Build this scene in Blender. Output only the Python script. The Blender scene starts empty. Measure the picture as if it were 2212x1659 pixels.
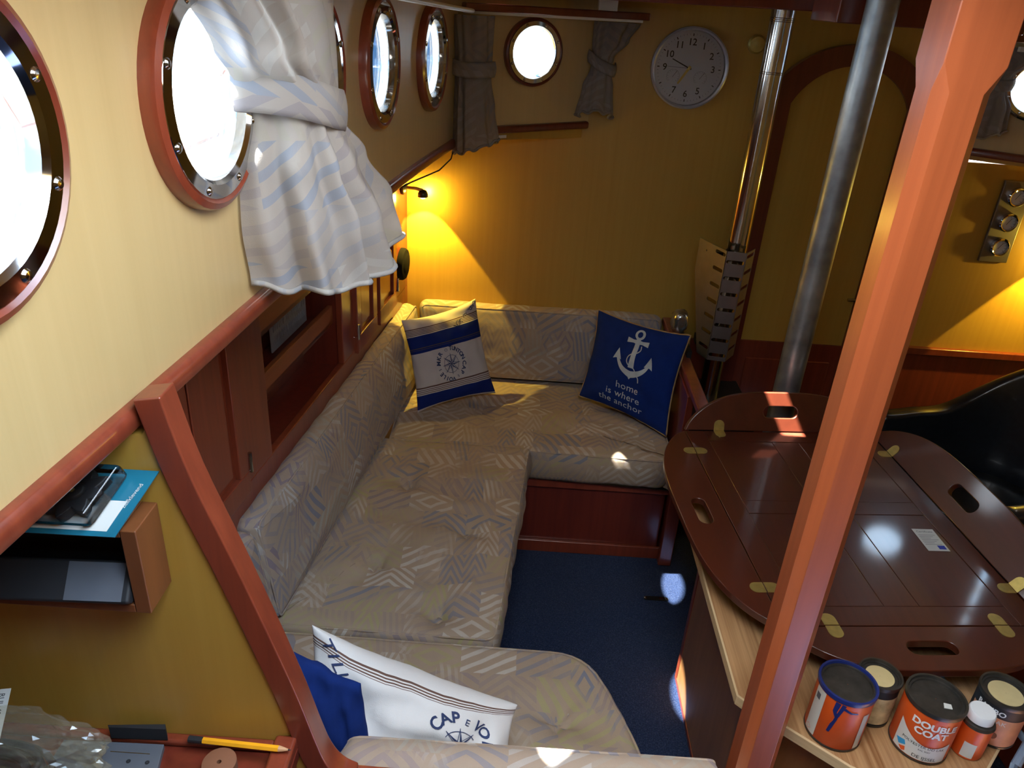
import bpy, bmesh, math, random
from mathutils import Vector, Matrix, noise
random.seed(7)
PI = math.pi
S = bpy.context.scene
COL = S.collection
# ------------------------------------------------------------------ camera
IMG_W = 2212.0
F_PX = 1664.0
H = 1.85
dn = Vector((-216, 3250, F_PX)).normalized()          # world down seen from the camera (x right, y down, z forward)
rt = Vector((1, 216/3250, 0)).normalized()
fw = rt.cross(dn)
cam_right = Vector((rt.x, fw.x, -dn.x))
cam_down = Vector((rt.y, fw.y, -dn.y))
cam_fwd = Vector((rt.z, fw.z, -dn.z))
cd = bpy.data.cameras.new('camera')
cam = bpy.data.objects.new('camera', cd)
COL.objects.link(cam)
R = Matrix((cam_right, -cam_down, -cam_fwd)).transposed()
cam.matrix_world = Matrix.Translation((0, 0, H)) @ R.to_4x4()
cd.sensor_width = 36
cd.sensor_fit = 'HORIZONTAL'
cd.lens = 36*F_PX/IMG_W
cd.clip_start = 0.02
S.camera = cam
# ------------------------------------------------------------------ view, world, sun, daylight
S.view_settings.view_transform = 'Standard'
S.view_settings.look = 'None'
S.view_settings.exposure = 0.0
S.view_settings.gamma = 1
S.view_settings.use_curve_mapping = False
S.cycles.use_denoising = True
S.cycles.max_bounces = 8
S.cycles.sample_clamp_indirect = 4
S.cycles.caustics_reflective = False
S.cycles.caustics_refractive = False
W = bpy.data.worlds.new('sky'); S.world = W; W.use_nodes = True
_bg = W.node_tree.nodes['Background']
_tc = W.node_tree.nodes.new('ShaderNodeTexCoord')
_nz = W.node_tree.nodes.new('ShaderNodeTexNoise'); _nz.inputs['Scale'].default_value = 2.2; _nz.inputs['Detail'].default_value = 5
_cr = W.node_tree.nodes.new('ShaderNodeValToRGB')
_cr.color_ramp.elements[0].position = .42; _cr.color_ramp.elements[0].color = (.45, .70, 1, 1)
_cr.color_ramp.elements[1].position = .58; _cr.color_ramp.elements[1].color = (.95, .98, 1, 1)
W.node_tree.links.new(_tc.outputs['Generated'], _nz.inputs['Vector'])
W.node_tree.links.new(_nz.outputs['Fac'], _cr.inputs['Fac'])
W.node_tree.links.new(_cr.outputs['Color'], _bg.inputs['Color'])
_sx = W.node_tree.nodes.new('ShaderNodeSeparateXYZ'); W.node_tree.links.new(_tc.outputs['Generated'], _sx.inputs[0])
_dv = W.node_tree.nodes.new('ShaderNodeMath'); _dv.operation = 'DIVIDE'; W.node_tree.links.new(_sx.outputs[0], _dv.inputs[0]); W.node_tree.links.new(_sx.outputs[1], _dv.inputs[1])
_mr = W.node_tree.nodes.new('ShaderNodeMapRange'); _mr.inputs[1].default_value = -.35; _mr.inputs[2].default_value = .05; W.node_tree.links.new(_dv.outputs[0], _mr.inputs[0])
_gp = W.node_tree.nodes.new('ShaderNodeValToRGB'); _e = _gp.color_ramp.elements      # a gap of blue sky between bright clouds ahead of the boat
_e[0].position = 0; _e[0].color = (1, 1, 1, 1); _e[1].position = 1; _e[1].color = (1, 1, 1, 1)
for _p, _c in ((.22, (1, 1, 1)), (.38, (.035, .085, .16)), (.48, (.10, .17, .24)), (.60, (.03, .075, .15)), (.78, (1, 1, 1))):
    _x = _e.new(_p); _x.color = (*_c, 1)
W.node_tree.links.new(_mr.outputs[0], _gp.inputs[0])
_mm = W.node_tree.nodes.new('ShaderNodeMix'); _mm.data_type = 'RGBA'; _mm.blend_type = 'MULTIPLY'; _mm.inputs[0].default_value = 1
W.node_tree.links.new(_cr.outputs['Color'], _mm.inputs[6]); W.node_tree.links.new(_gp.outputs['Color'], _mm.inputs[7]); W.node_tree.links.new(_mm.outputs[2], _bg.inputs['Color'])
_bg.inputs['Strength'].default_value = 12

def light(name, kind, loc, energy, color, size=None, direction=(0, 0, -1), **kw):
    d = bpy.data.lights.new(name, kind)
    d.energy = energy; d.color = color
    if kind == 'AREA':
        d.shape = 'RECTANGLE'; d.size = size[0]; d.size_y = size[1]
    for k, v in kw.items(): setattr(d, k, v)
    o = bpy.data.objects.new(name, d); COL.objects.link(o)
    o.location = loc
    o.rotation_euler = Vector(direction).to_track_quat('-Z', 'Y').to_euler()
    return o
SUN_DIR = Vector((.475, -.08, -.876))
light('sun', 'SUN', (-3, 1.5, 5), 220, (1, .96, .90), direction=SUN_DIR, angle=math.radians(.6))
# daylight falling through the open companionway above the camera
light('companionway_daylight', 'AREA', (.15, .42, 2.28), 14, (.95, .97, 1), size=(.58, .78))

# ------------------------------------------------------------------ materials
def new_mat(name):
    m = bpy.data.materials.new(name); m.use_nodes = True
    nt = m.node_tree
    b = nt.nodes['Principled BSDF']
    return m, nt, b
class NB:
    """tiny node builder"""
    def __init__(s, nt): s.nt = nt
    def math(s, op, a, b=None, c=None):
        n = s.nt.nodes.new('ShaderNodeMath'); n.operation = op
        for i, v in enumerate((a, b, c)):
            if v is None: continue
            if isinstance(v, (int, float)): n.inputs[i].default_value = v
            else: s.nt.links.new(v, n.inputs[i])
        return n.outputs[0]
    def mix(s, f, a, b, mode='MIX'):
        n = s.nt.nodes.new('ShaderNodeMix'); n.data_type = 'RGBA'; n.blend_type = mode
        for idx, v in ((0, f), (6, a), (7, b)):
            if isinstance(v, (int, float)): n.inputs[idx].default_value = v
            elif isinstance(v, tuple): n.inputs[idx].default_value = (*v[:3], 1)
            else: s.nt.links.new(v, n.inputs[idx])
        return n.outputs[2]
    def coord(s, out='Object', scale=(1, 1, 1), rot=(0, 0, 0), loc=(0, 0, 0)):
        t = s.nt.nodes.new('ShaderNodeTexCoord'); m = s.nt.nodes.new('ShaderNodeMapping')
        m.inputs['Scale'].default_value = scale; m.inputs['Rotation'].default_value = rot; m.inputs['Location'].default_value = loc
        s.nt.links.new(t.outputs[out], m.inputs[0]); return m.outputs[0]
    def noise(s, vec, scale=5, detail=3, rough=.5, dist=0):
        n = s.nt.nodes.new('ShaderNodeTexNoise')
        n.inputs['Scale'].default_value = scale; n.inputs['Detail'].default_value = detail
        n.inputs['Roughness'].default_value = rough; n.inputs['Distortion'].default_value = dist
        if vec is not None: s.nt.links.new(vec, n.inputs['Vector'])
        return n.outputs['Fac']
    def ramp(s, f, stops, interp='LINEAR'):
        n = s.nt.nodes.new('ShaderNodeValToRGB'); r = n.color_ramp; r.interpolation = interp
        r.elements[0].position = stops[0][0]; r.elements[0].color = (*stops[0][1], 1)
        r.elements[1].position = stops[1][0]; r.elements[1].color = (*stops[1][1], 1)
        for p, c in stops[2:]:
            e = r.elements.new(p); e.color = (*c, 1)
        s.nt.links.new(f, n.inputs[0]); return n.outputs[0]
    def bump(s, h, strength=.3, dist=.002):
        n = s.nt.nodes.new('ShaderNodeBump'); n.inputs['Strength'].default_value = strength; n.inputs['Distance'].default_value = dist
        s.nt.links.new(h, n.inputs['Height']); return n.outputs[0]
    def link(s, a, b): s.nt.links.new(a, b)
def setp(b, **kw):
    for k, v in kw.items():
        k = {'rough': 'Roughness', 'metal': 'Metallic', 'coat': 'Coat Weight', 'coatr': 'Coat Roughness', 'trans': 'Transmission Weight',
             'spec': 'Specular IOR Level', 'sheen': 'Sheen Weight', 'alpha': 'Alpha', 'ior': 'IOR'}[k]
        b.inputs[k].default_value = v
def plain(name, col, rough=.5, metal=0, var=.12, scale=18, coat=0, **kw):
    m, nt, b = new_mat(name); nb = NB(nt)
    f = nb.noise(nb.coord(), scale, 3)
    hi = tuple(min(1, c*(1+var)) for c in col); lo = tuple(c*(1-var) for c in col)
    nb.link(nb.ramp(f, [(.3, lo), (.7, hi)]), b.inputs['Base Color'])
    setp(b, rough=rough, metal=metal, coat=coat, **kw)
    return m
def wood(name, dark, light_, grain=(40, 40, 2.0), rough=.3, coat=.5, coatr=.12, bump=.08, dist=.4, big=2.5, rot=(0, 0, 0)):
    m, nt, b = new_mat(name); nb = NB(nt)
    v = nb.coord('Object', grain, rot)
    f = nb.noise(v, 1.0, 4, .6, dist)
    f2 = nb.noise(nb.coord(), big, 2)
    f3 = nb.math('ADD', nb.math('MULTIPLY', f, .65), nb.math('MULTIPLY', f2, .35))
    nb.link(nb.ramp(f3, [(.32, dark), (.68, light_)]), b.inputs['Base Color'])
    nb.link(nb.bump(f, bump, .001), b.inputs['Normal'])
    setp(b, rough=rough, coat=coat, coatr=coatr)
    return m
def cloth(name, col, scale=900, rough=.95, bump=.25, var=.1, trans=None):
    m, nt, b = new_mat(name); nb = NB(nt)
    f = nb.noise(nb.coord(), 30, 3); w = nb.noise(nb.coord(), scale, 1)
    nb.link(nb.ramp(f, [(.3, tuple(c*(1-var) for c in col)), (.7, tuple(min(1, c*(1+var)) for c in col))]), b.inputs['Base Color'])
    nb.link(nb.bump(nb.math('ADD', nb.math('MULTIPLY', f, 3.0), w), bump, .0008), b.inputs['Normal'])
    setp(b, rough=rough, spec=.15)
    return m
def fabric(name, base, base2, accents, scale=1.0, translucent=0.0, contrast=.6, seed=0.0):
    """jacquard upholstery: patches of chevrons, lozenges, bars and zigzags in washed-out tones, woven from the UVs (metres)"""
    m, nt, b = new_mat(name); nb = NB(nt)
    uv = nb.coord('UV', (scale,)*3, loc=(seed, seed*.7, 0))
    wob = nt.nodes.new('ShaderNodeTexNoise'); wob.inputs['Scale'].default_value = 9; nb.link(uv, wob.inputs['Vector'])
    va = nt.nodes.new('ShaderNodeVectorMath'); va.operation = 'SCALE'; va.inputs[3].default_value = .012
    vb = nt.nodes.new('ShaderNodeVectorMath'); vb.operation = 'ADD'
    nb.link(wob.outputs['Color'], va.inputs[0]); nb.link(uv, vb.inputs[0]); nb.link(va.outputs[0], vb.inputs[1])
    sp = nt.nodes.new('ShaderNodeSeparateXYZ'); nb.link(vb.outputs[0], sp.inputs[0])
    u, v = sp.outputs[0], sp.outputs[1]
    Mm = nb.math
    def cell(uu, vv, cu, cv, off):
        a = Mm('DIVIDE', uu, cu); row = Mm('FLOOR', Mm('DIVIDE', vv, cv))
        a = Mm('ADD', a, Mm('MULTIPLY', row, off))
        ia = Mm('FLOOR', a); fa = Mm('SUBTRACT', a, ia)
        bb = Mm('DIVIDE', vv, cv); fb = Mm('SUBTRACT', bb, row)
        c = nt.nodes.new('ShaderNodeCombineXYZ'); nb.link(ia, c.inputs[0]); nb.link(row, c.inputs[1]); c.inputs[2].default_value = off*3.1
        w = nt.nodes.new('ShaderNodeTexWhiteNoise'); nb.link(c.outputs[0], w.inputs[0])
        return fa, fb, w.outputs['Value'], w.outputs['Color']
    def pattern(cu, cv, off):
        fa, fb, r, rc = cell(u, v, cu, cv, off)
        ca = Mm('ABSOLUTE', Mm('SUBTRACT', fa, .5)); cb = Mm('ABSOLUTE', Mm('SUBTRACT', fb, .5))
        chev = Mm('GREATER_THAN', Mm('FRACT', Mm('MULTIPLY', Mm('ADD', fb, Mm('MULTIPLY', ca, 1.3)), 3.0)), .52)
        loz = Mm('GREATER_THAN', Mm('FRACT', Mm('MULTIPLY', Mm('ADD', ca, cb), 2.6)), .62)
        bars = Mm('GREATER_THAN', Mm('FRACT', Mm('MULTIPLY', Mm('ADD', fa, Mm('MULTIPLY', fb, .35)), 4.0)), .5)
        diag = Mm('GREATER_THAN', Mm('FRACT', Mm('MULTIPLY', Mm('SUBTRACT', fa, Mm('MULTIPLY', fb, 1.0)), 2.5)), .6)
        s1 = Mm('LESS_THAN', r, .34); s2 = Mm('LESS_THAN', r, .58); s3 = Mm('LESS_THAN', r, .76)
        def sel(k, x, y): return Mm('ADD', Mm('MULTIPLY', k, x), Mm('MULTIPLY', Mm('SUBTRACT', 1.0, k), y))
        p = sel(s1, chev, sel(s2, loz, sel(s3, bars, diag)))
        s = nt.nodes.new('ShaderNodeSeparateColor'); nb.link(rc, s.inputs[0])
        col = nb.ramp(s.outputs[1], [(0, accents[0]), (.3, accents[1]), (.55, accents[2]), (.8, accents[3])], 'CONSTANT')
        alpha = Mm('MULTIPLY', p, Mm('ADD', .25, Mm('MULTIPLY', s.outputs[2], contrast)))
        return col, alpha
    ground = nb.mix(nb.noise(vb.outputs[0], 7, 3, .6), base, base2)
    c1, a1 = pattern(.13, .085, .37)
    c2, a2 = pattern(.062, .12, .5)
    msk = nb.ramp(nb.noise(uv, 5.0, 2), [(.40, (0, 0, 0)), (.52, (1, 1, 1))])
    k = nb.mix(Mm('MULTIPLY', a1, msk), ground, c1)
    k = nb.mix(Mm('MULTIPLY', a2, Mm('SUBTRACT', 1.0, msk)), k, c2)
    worn = nb.noise(uv, 40, 4, .7)
    k = nb.mix(Mm('MULTIPLY', worn, .35), k, base)
    nb.link(k, b.inputs['Base Color'])
    weave = nb.noise(uv, 700, 1)
    crs = nb.noise(uv, 22, 3)
    nb.link(nb.bump(Mm('ADD', Mm('MULTIPLY', crs, 4.0), weave), .25, .0012), b.inputs['Normal'])
    setp(b, rough=.95, spec=.12, sheen=.05)
    if translucent:
        t = nt.nodes.new('ShaderNodeBsdfTranslucent'); mx = nt.nodes.new('ShaderNodeMixShader'); mx.inputs[0].default_value = translucent
        nb.link(k, t.inputs[0]); nb.link(b.outputs[0], mx.inputs[1]); nb.link(t.outputs[0], mx.inputs[2])
        nb.link(mx.outputs[0], nt.nodes['Material Output'].inputs[0])
    return m
def glass(name, tint=(1, 1, 1), refl=.9, rough=.0):
    m, nt, b = new_mat(name); nt.nodes.remove(b); nb = NB(nt)
    t = nt.nodes.new('ShaderNodeBsdfTransparent'); t.inputs[0].default_value = (*tint, 1)
    g = nt.nodes.new('ShaderNodeBsdfGlossy'); g.inputs['Roughness'].default_value = rough
    fr = nt.nodes.new('ShaderNodeFresnel'); fr.inputs[0].default_value = 1.45
    sm = nb.math('MULTIPLY', fr.outputs[0], refl)
    mx = nt.nodes.new('ShaderNodeMixShader'); nb.link(sm, mx.inputs[0]); nb.link(t.outputs[0], mx.inputs[1]); nb.link(g.outputs[0], mx.inputs[2])
    nb.link(mx.outputs[0], nt.nodes['Material Output'].inputs[0])
    return m
M = {}
M['veneer'] = wood('golden_veneer', (.44, .245, .036), (.50, .29, .050), (60, 60, 1.2), rough=.40, coat=.35, coatr=.28, bump=.015, dist=.2)
M['pale_veneer'] = wood('pale_veneer', (.52, .37, .16), (.58, .42, .19), (60, 60, 1.2), rough=.40, coat=.7, coatr=.38, bump=.015, dist=.2)
M['mahogany'] = wood('red_mahogany', (.15, .026, .012), (.24, .046, .020), (50, 50, 2.5), rough=.32, coat=.6, coatr=.15)
M['post'] = wood('post_mahogany', (.25, .054, .015), (.35, .080, .023), (60, 60, 1.6), rough=.36, coat=.45, coatr=.22, bump=.12)
M['dark_mahogany'] = wood('dark_mahogany', (.10, .016, .009), (.17, .028, .014), (50, 50, 2.5), rough=.3, coat=.6, coatr=.12)
M['niche_wood'] = wood('niche_wood', (.12, .036, .011), (.19, .062, .018), (30, 30, 3), rough=.45, coat=.2)
M['shelf_wood'] = wood('shelf_wood', (.20, .055, .022), (.28, .085, .035), (40, 2, 40), rough=.5, coat=.2)
M['tray'] = wood('tray_mahogany', (.048, .0095, .0038), (.078, .0155, .006), (60, 3, 20), rough=.38, coat=1, coatr=.085, bump=.03)
M['flap'] = wood('flap_mahogany', (.052, .0095, .0035), (.082, .0155, .0055), (30, 4, 20), rough=.38, coat=.6, coatr=.10, bump=.03)
M['ply'] = wood('ply_top', (.22, .095, .032), (.52, .31, .15), (75, 1.8, 20), rough=.5, coat=.25, coatr=.25, dist=1.0, big=5)
M['ply_edge'] = wood('ply_edge', (.45, .32, .17), (.62, .46, .27), (10, 10, 300), rough=.6, coat=0)
M['teak'] = wood('teak_panel', (.24, .105, .034), (.38, .18, .065), (30, 30, 2.5), rough=.35, coat=.5, coatr=.18, dist=.8)
M['chrome'] = plain('polished_chrome', (.62, .62, .62), rough=.07, metal=1, var=.02)
M['steel'] = plain('polished_steel', (.55, .53, .50), rough=.14, metal=1, var=.05)
M['zinc'] = plain('galvanised_steel', (.33, .35, .36), rough=.40, metal=.85, var=.35, scale=14)
M['shield'] = plain('brushed_steel_shield', (.24, .215, .205), rough=.42, metal=.9, var=.08)
M['brass'] = plain('brass', (.62, .47, .14), rough=.32, metal=.75, var=.12, scale=60)
M['dark_metal'] = plain('dark_metal', (.05, .045, .04), rough=.3, metal=.8)
M['black'] = plain('black_plastic', (.012, .013, .016), rough=.6)
M['matte_black'] = plain('matte_black', (.006, .006, .007), rough=.95, spec=.05)
M['black_iron'] = plain('black_iron', (.012, .012, .013), rough=.55, metal=.3)
M['grey_plastic'] = plain('grey_plastic', (.09, .10, .12), rough=.5)
M['bluegrey'] = plain('blue_grey_plastic', (.20, .25, .33), rough=.4)
M['white'] = plain('white_paint', (.75, .76, .76), rough=.4, var=.03)
M['offwhite'] = plain('off_white_card', (.62, .62, .58), rough=.6, var=.04)
M['ink'] = plain('navy_ink', (.018, .035, .11), rough=.8)
M['black_ink'] = plain('black_ink', (.012, .012, .012), rough=.6)
M['leather'] = plain('black_leather', (.010, .013, .018), rough=.28, var=.3, scale=60, coat=.3)
M['seam'] = plain('seam_dark', (.03, .008, .005), rough=.6)
M['lid'] = plain('dull_can_lid', (.075, .070, .062), rough=.42, metal=.7, var=.25, scale=40)
M['lid_blue'] = plain('blue_painted_rim', (.010, .022, .14), rough=.35)
M['orange'] = plain('orange_label', (.72, .10, .012), rough=.4, var=.04)
M['yellow_pencil'] = plain('yellow_lacquer', (.80, .36, .015), rough=.25)
M['pencil_wood'] = plain('pencil_wood', (.50, .28, .14), rough=.7)
M['clay'] = plain('brown_cork', (.19, .075, .035), rough=.8)
M['teal'] = plain('teal_card', (.010, .13, .20), rough=.35)
M['cream_lid'] = plain('cream_lid_disc', (.60, .48, .24), rough=.45)
M['cream_label'] = plain('cream_label', (.52, .42, .24), rough=.5, var=.35, scale=45)
M['peach_label'] = plain('peach_label', (.60, .26, .13), rough=.5, var=.15, scale=40)
M['eu_blue'] = plain('eu_blue', (.01, .03, .35), rough=.5)
M['sky_blue'] = plain('sky_blue_print', (.02, .30, .60), rough=.5)
M['blue_box'] = plain('blue_box', (.10, .32, .52), rough=.2, var=.2)
M['grille'] = plain('grille_enamel', (.30, .30, .34), rough=.5)
M['clock_face'] = plain('clock_face', (.66, .66, .70), rough=.5, var=.02)
M['clock_rim'] = plain('clock_rim', (.42, .42, .48), rough=.35, metal=.3, var=.03)
M['gold_cord'] = cloth('gold_cord', (.34, .22, .10))
M['glass'] = glass('porthole_glass', (.97, .99, 1), .8)
M['clear'] = glass('clear_cover', (1, 1, 1), 1.3)
def film():
    m, nt, b = new_mat('plastic_film'); nt.nodes.remove(b); nb = NB(nt)
    t = nt.nodes.new('ShaderNodeBsdfTransparent'); t.inputs[0].default_value = (.96, .95, .90, 1)
    d = nt.nodes.new('ShaderNodeBsdfDiffuse'); d.inputs[0].default_value = (.6, .56, .42, 1)
    g = nt.nodes.new('ShaderNodeBsdfGlossy'); g.inputs['Roughness'].default_value = .18
    a = nt.nodes.new('ShaderNodeMixShader'); a.inputs[0].default_value = .12; nb.link(t.outputs[0], a.inputs[1]); nb.link(d.outputs[0], a.inputs[2])
    c = nt.nodes.new('ShaderNodeMixShader'); c.inputs[0].default_value = .08; nb.link(a.outputs[0], c.inputs[1]); nb.link(g.outputs[0], c.inputs[2])
    nb.link(c.outputs[0], nt.nodes['Material Output'].inputs[0]); return m
M['film'] = film()
M['foil'] = plain('silver_foil', (.5, .48, .42), rough=.22, metal=.9)
M['navy_cloth'] = cloth('navy_cloth', (.006, .021, .125))
M['white_print'] = cloth('white_print', (.42, .46, .47), bump=.05)
ACC = [(.16, .18, .24), (.47, .43, .38), (.22, .18, .19), (.33, .30, .14)]
M['fabric'] = fabric('settee_fabric', (.29, .214, .152), (.37, .29, .215), ACC, contrast=.75)
ACCS = [(.15, .18, .26), (.46, .45, .44), (.19, .16, .22), (.34, .34, .30)]
M['fabric_back'] = fabric('settee_back_fabric', (.31, .235, .178), (.39, .31, .245), ACCS, seed=3.3, contrast=.7)
ACCB = [(.34, .42, .56), (.72, .72, .68), (.45, .42, .45), (.60, .58, .48)]
M['curtain'] = fabric('curtain_fabric', (.55, .51, .47), (.66, .62, .57), ACCB, translucent=.5, seed=7.1, contrast=.6)
M['curtain_dark'] = fabric('curtain_fabric_shaded', (.21, .18, .16), (.28, .245, .22), [(.14, .18, .26), (.30, .30, .29), (.18, .16, .17), (.25, .24, .20)], translucent=.12, seed=9.4, contrast=.5)  # copy of the curtain cloth with shade put into its darker colours
def carpet():
    m, nt, b = new_mat('navy_carpet'); nb = NB(nt)
    f = nb.noise(nb.coord(), 260, 2, .7); g = nb.noise(nb.coord(), 3, 2)
    c = nb.ramp(f, [(.35, (.006, .014, .045)), (.55, (.013, .030, .085)), (.75, (.06, .075, .11))])
    nb.link(nb.mix(nb.math('MULTIPLY', g, .2), c, (.02, .02, .03)), b.inputs['Base Color'])
    nb.link(nb.bump(f, .6, .004), b.inputs['Normal']); setp(b, rough=1, spec=.1, sheen=.15)
    return m
M['carpet'] = carpet()
def striped(name, stops, base):
    m, nt, b = new_mat(name); nb = NB(nt)
    t = nt.nodes.new('ShaderNodeTexCoord'); s = nt.nodes.new('ShaderNodeSeparateXYZ'); nb.link(t.outputs['UV'], s.inputs[0])
    col = nb.ramp(s.outputs[1], stops, 'CONSTANT')
    nb.link(col, b.inputs['Base Color'])
    f = nb.noise(nb.coord(), 26, 3); w = nb.noise(nb.coord(), 900, 1)
    nb.link(nb.bump(nb.math('ADD', nb.math('MULTIPLY', f, 3.), w), .3, .0012), b.inputs['Normal'])
    setp(b, rough=.95, spec=.12)
    return m
NV = (.010, .022, .14); WH = (.52, .48, .46); BR = (.13, .075, .06); GD = (.10, .075, .05)
def lines(a, b, n, dark=BR, lite=WH):
    out = []; st = (b-a)/(2*n-1)
    for i in range(2*n-1): out.append((a+i*st, dark if i % 2 == 0 else lite))
    return out
M['pillow_striped'] = striped('striped_cotton', [(0, WH), (.02, NV), (.17, WH)] + lines(.18, .25, 4) + [(.255, WH),
     (.615, NV), (.645, GD), (.652, NV), (.662, GD), (.668, NV), (.795, WH)] + lines(.805, .875, 5) + [(.882, WH)], WH)
M['pillow_white'] = striped('white_cotton', [(0, (.66, .65, .64)), (.02, (.66, .65, .64))] + lines(.895, .945, 4, BR, (.66, .65, .64)) + [(.95, (.66, .65, .64))], WH)

# ------------------------------------------------------------------ geometry helpers (all coordinates are world metres)
ORG = {}
def T(loc=(0, 0, 0), x=None, z=None, rz=0):
    """frame: origin, optional x axis and z axis"""
    m = Matrix.Translation(loc)
    if z is not None:
        z = Vector(z).normalized(); x = Vector(x) if x is not None else Vector((1, 0, 0))
        y = z.cross(x).normalized(); x = y.cross(z).normalized()
        return m @ Matrix((x, y, z)).transposed().to_4x4()
    return m @ Matrix.Rotation(rz, 4, 'Z')
ID = Matrix.Identity(4)
class G:
    def __init__(s): s.bm = bmesh.new(); s.uv = None; s.mats = []
    def v(s, p, m=ID): return s.bm.verts.new(m @ Vector(p))
    def face(s, vs, mi=0):
        try:
            f = s.bm.faces.new(vs); f.material_index = mi; return f
        except ValueError: return None
    def box(s, x0, x1, y0, y1, z0, z1, m=ID, mi=0):
        a = [s.v((x, y, z), m) for z in (z0, z1) for y in (y0, y1) for x in (x0, x1)]
        for q in ((0, 2, 3, 1), (4, 5, 7, 6), (0, 1, 5, 4), (2, 6, 7, 3), (0, 4, 6, 2), (1, 3, 7, 5)): s.face([a[i] for i in q], mi)
        return s
    def prism(s, pts, z0, z1, m=ID, mi=0):
        a = [s.v((x, y, z0), m) for x, y in pts]; b = [s.v((x, y, z1), m) for x, y in pts]
        s.face(a[::-1], mi); s.face(b, mi); n = len(pts)
        for i in range(n): s.face([a[i], a[(i+1) % n], b[(i+1) % n], b[i]], mi)
        return s
    def prismY(s, pts, y0, y1, m=ID, mi=0):      # pts are (x, z)
        return s.prism([(x, z) for x, z in pts], -y1, -y0, m @ Matrix(((1, 0, 0, 0), (0, 0, -1, 0), (0, 1, 0, 0), (0, 0, 0, 1))), mi)
    def lathe(s, prof, m=ID, seg=40, cap=True, mi=0, sx=1, sy=1):
        rings = []
        for r, z in prof:
            rings.append([s.v((r*sx*math.cos(2*PI*i/seg), r*sy*math.sin(2*PI*i/seg), z), m) for i in range(seg)])
        for a, b in zip(rings, rings[1:]):
            for i in range(seg): s.face([a[i], a[(i+1) % seg], b[(i+1) % seg], b[i]], mi)
        if cap:
            s.face(rings[0][::-1], mi); s.face(rings[-1], mi)
        return s
    def torus_prof(s, pts, m=ID, seg=48, mi=0):    # closed profile (r, z) revolved: a ring
        rings = [[s.v((r*math.cos(2*PI*i/seg), r*math.sin(2*PI*i/seg), z), m) for i in range(seg)] for r, z in pts]
        n = len(rings)
        for k in range(n):
            a, b = rings[k], rings[(k+1) % n]
            for i in range(seg): s.face([a[i], a[(i+1) % seg], b[(i+1) % seg], b[i]], mi)
        return s
    def tube(s, pts, r, seg=8, closed=False, mi=0, m=ID, flat=1.0):
        P = [Vector(p) for p in pts]; n = len(P); rings = []
        up = Vector((0, 0, 1))
        for i in range(n):
            a = P[i-1] if (i or closed) else P[i]; b = P[(i+1) % n] if (i < n-1 or closed) else P[i]
            t = (b-a)
            if t.length < 1e-9: t = Vector((0, 0, 1))
            t.normalize()
            u = up if abs(t.dot(up)) < .95 else Vector((1, 0, 0))
            x = t.cross(u).normalized(); y = x.cross(t).normalized()
            rr = r[i] if isinstance(r, (list, tuple)) else r
            rings.append([s.v(P[i] + x*rr*math.cos(2*PI*k/seg) + y*rr*flat*math.sin(2*PI*k/seg), m) for k in range(seg)])
        rng = range(n) if closed else range(n-1)
        for i in rng:
            a, b = rings[i], rings[(i+1) % n]
            for k in range(seg): s.face([a[k], a[(k+1) % seg], b[(k+1) % seg], b[k]], mi)
        if not closed: s.face(rings[0][::-1], mi); s.face(rings[-1], mi)
        return s
    def grid(s, f, nu, nv, mi=0, closeu=False, uvf=None):
        vs = [[s.bm.verts.new(f(i/nu, j/nv)) for i in range(nu+1 if not closeu else nu)] for j in range(nv+1)]
        if uvf and s.uv is None: s.uv = s.bm.loops.layers.uv.new('UVMap')
        for j in range(nv):
            for i in range(nu):
                i2 = (i+1) % nu if closeu else i+1
                fc = s.face([vs[j][i], vs[j][i2], vs[j+1][i2], vs[j+1][i]], mi)
                if uvf and fc:
                    for l, (a, b) in zip(fc.loops, ((i, j), (i+1, j), (i+1, j+1), (i, j+1))): l[s.uv].uv = uvf(a/nu, b/nv)
        return vs
    def holed(s, f, s0, s1, t0, t1, hole, thick, nrm_f=None, mi=0):
        """rectangular panel piece with a star-shaped hole; f(s,t,off) maps to 3D; hole = (cs, ct, [(ds,dt)...])"""
        cs, ct, pts = hole
        rows = []
        corners = sorted([math.atan2(b-ct, a-cs) % (2*PI) for a in (s0, s1) for b in (t0, t1)])
        angs = [math.atan2(dt, ds) % (2*PI) for ds, dt in pts]
        outl = []
        for k, (ds, dt) in enumerate(pts):
            a = angs[k]; c, sn = math.cos(a), math.sin(a); best = 1e9
            for lim, comp, cen in ((s1, c, cs), (s0, c, cs), (t1, sn, ct), (t0, sn, ct)):
                if abs(comp) > 1e-9:
                    q = (lim-cen)/comp
                    if q > 0: best = min(best, q)
            outl.append([cs+c*best, ct+sn*best])
        for ca in corners:      # snap the closest ray to the corner so the outline stays rectangular
            k = min(range(len(angs)), key=lambda i: min(abs(angs[i]-ca), 2*PI-abs(angs[i]-ca)))
            outl[k] = [s1 if math.cos(ca) > 0 else s0, t1 if math.sin(ca) > 0 else t0]
        lay = []
        for off in (0, thick):
            inn = [s.bm.verts.new(f(cs+ds, ct+dt, off)) for ds, dt in pts]
            mid = [s.bm.verts.new(f((cs+ds+o[0])/2, (ct+dt+o[1])/2, off)) for (ds, dt), o in zip(pts, outl)]
            out = [s.bm.verts.new(f(o[0], o[1], off)) for o in outl]
            lay.append((inn, mid, out))
        n = len(pts)
        for i in range(n):
            j = (i+1) % n
            for (inn, mid, out), fl in ((lay[0], 0), (lay[1], 1)):
                for A, B in ((inn, mid), (mid, out)):
                    q = [A[i], A[j], B[j], B[i]]
                    s.face(q if fl else q[::-1], mi)
            s.face([lay[0][0][i], lay[0][0][j], lay[1][0][j], lay[1][0][i]], mi)
            s.face([lay[0][2][i], lay[1][2][i], lay[1][2][j], lay[0][2][j]], mi)
        return s
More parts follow.
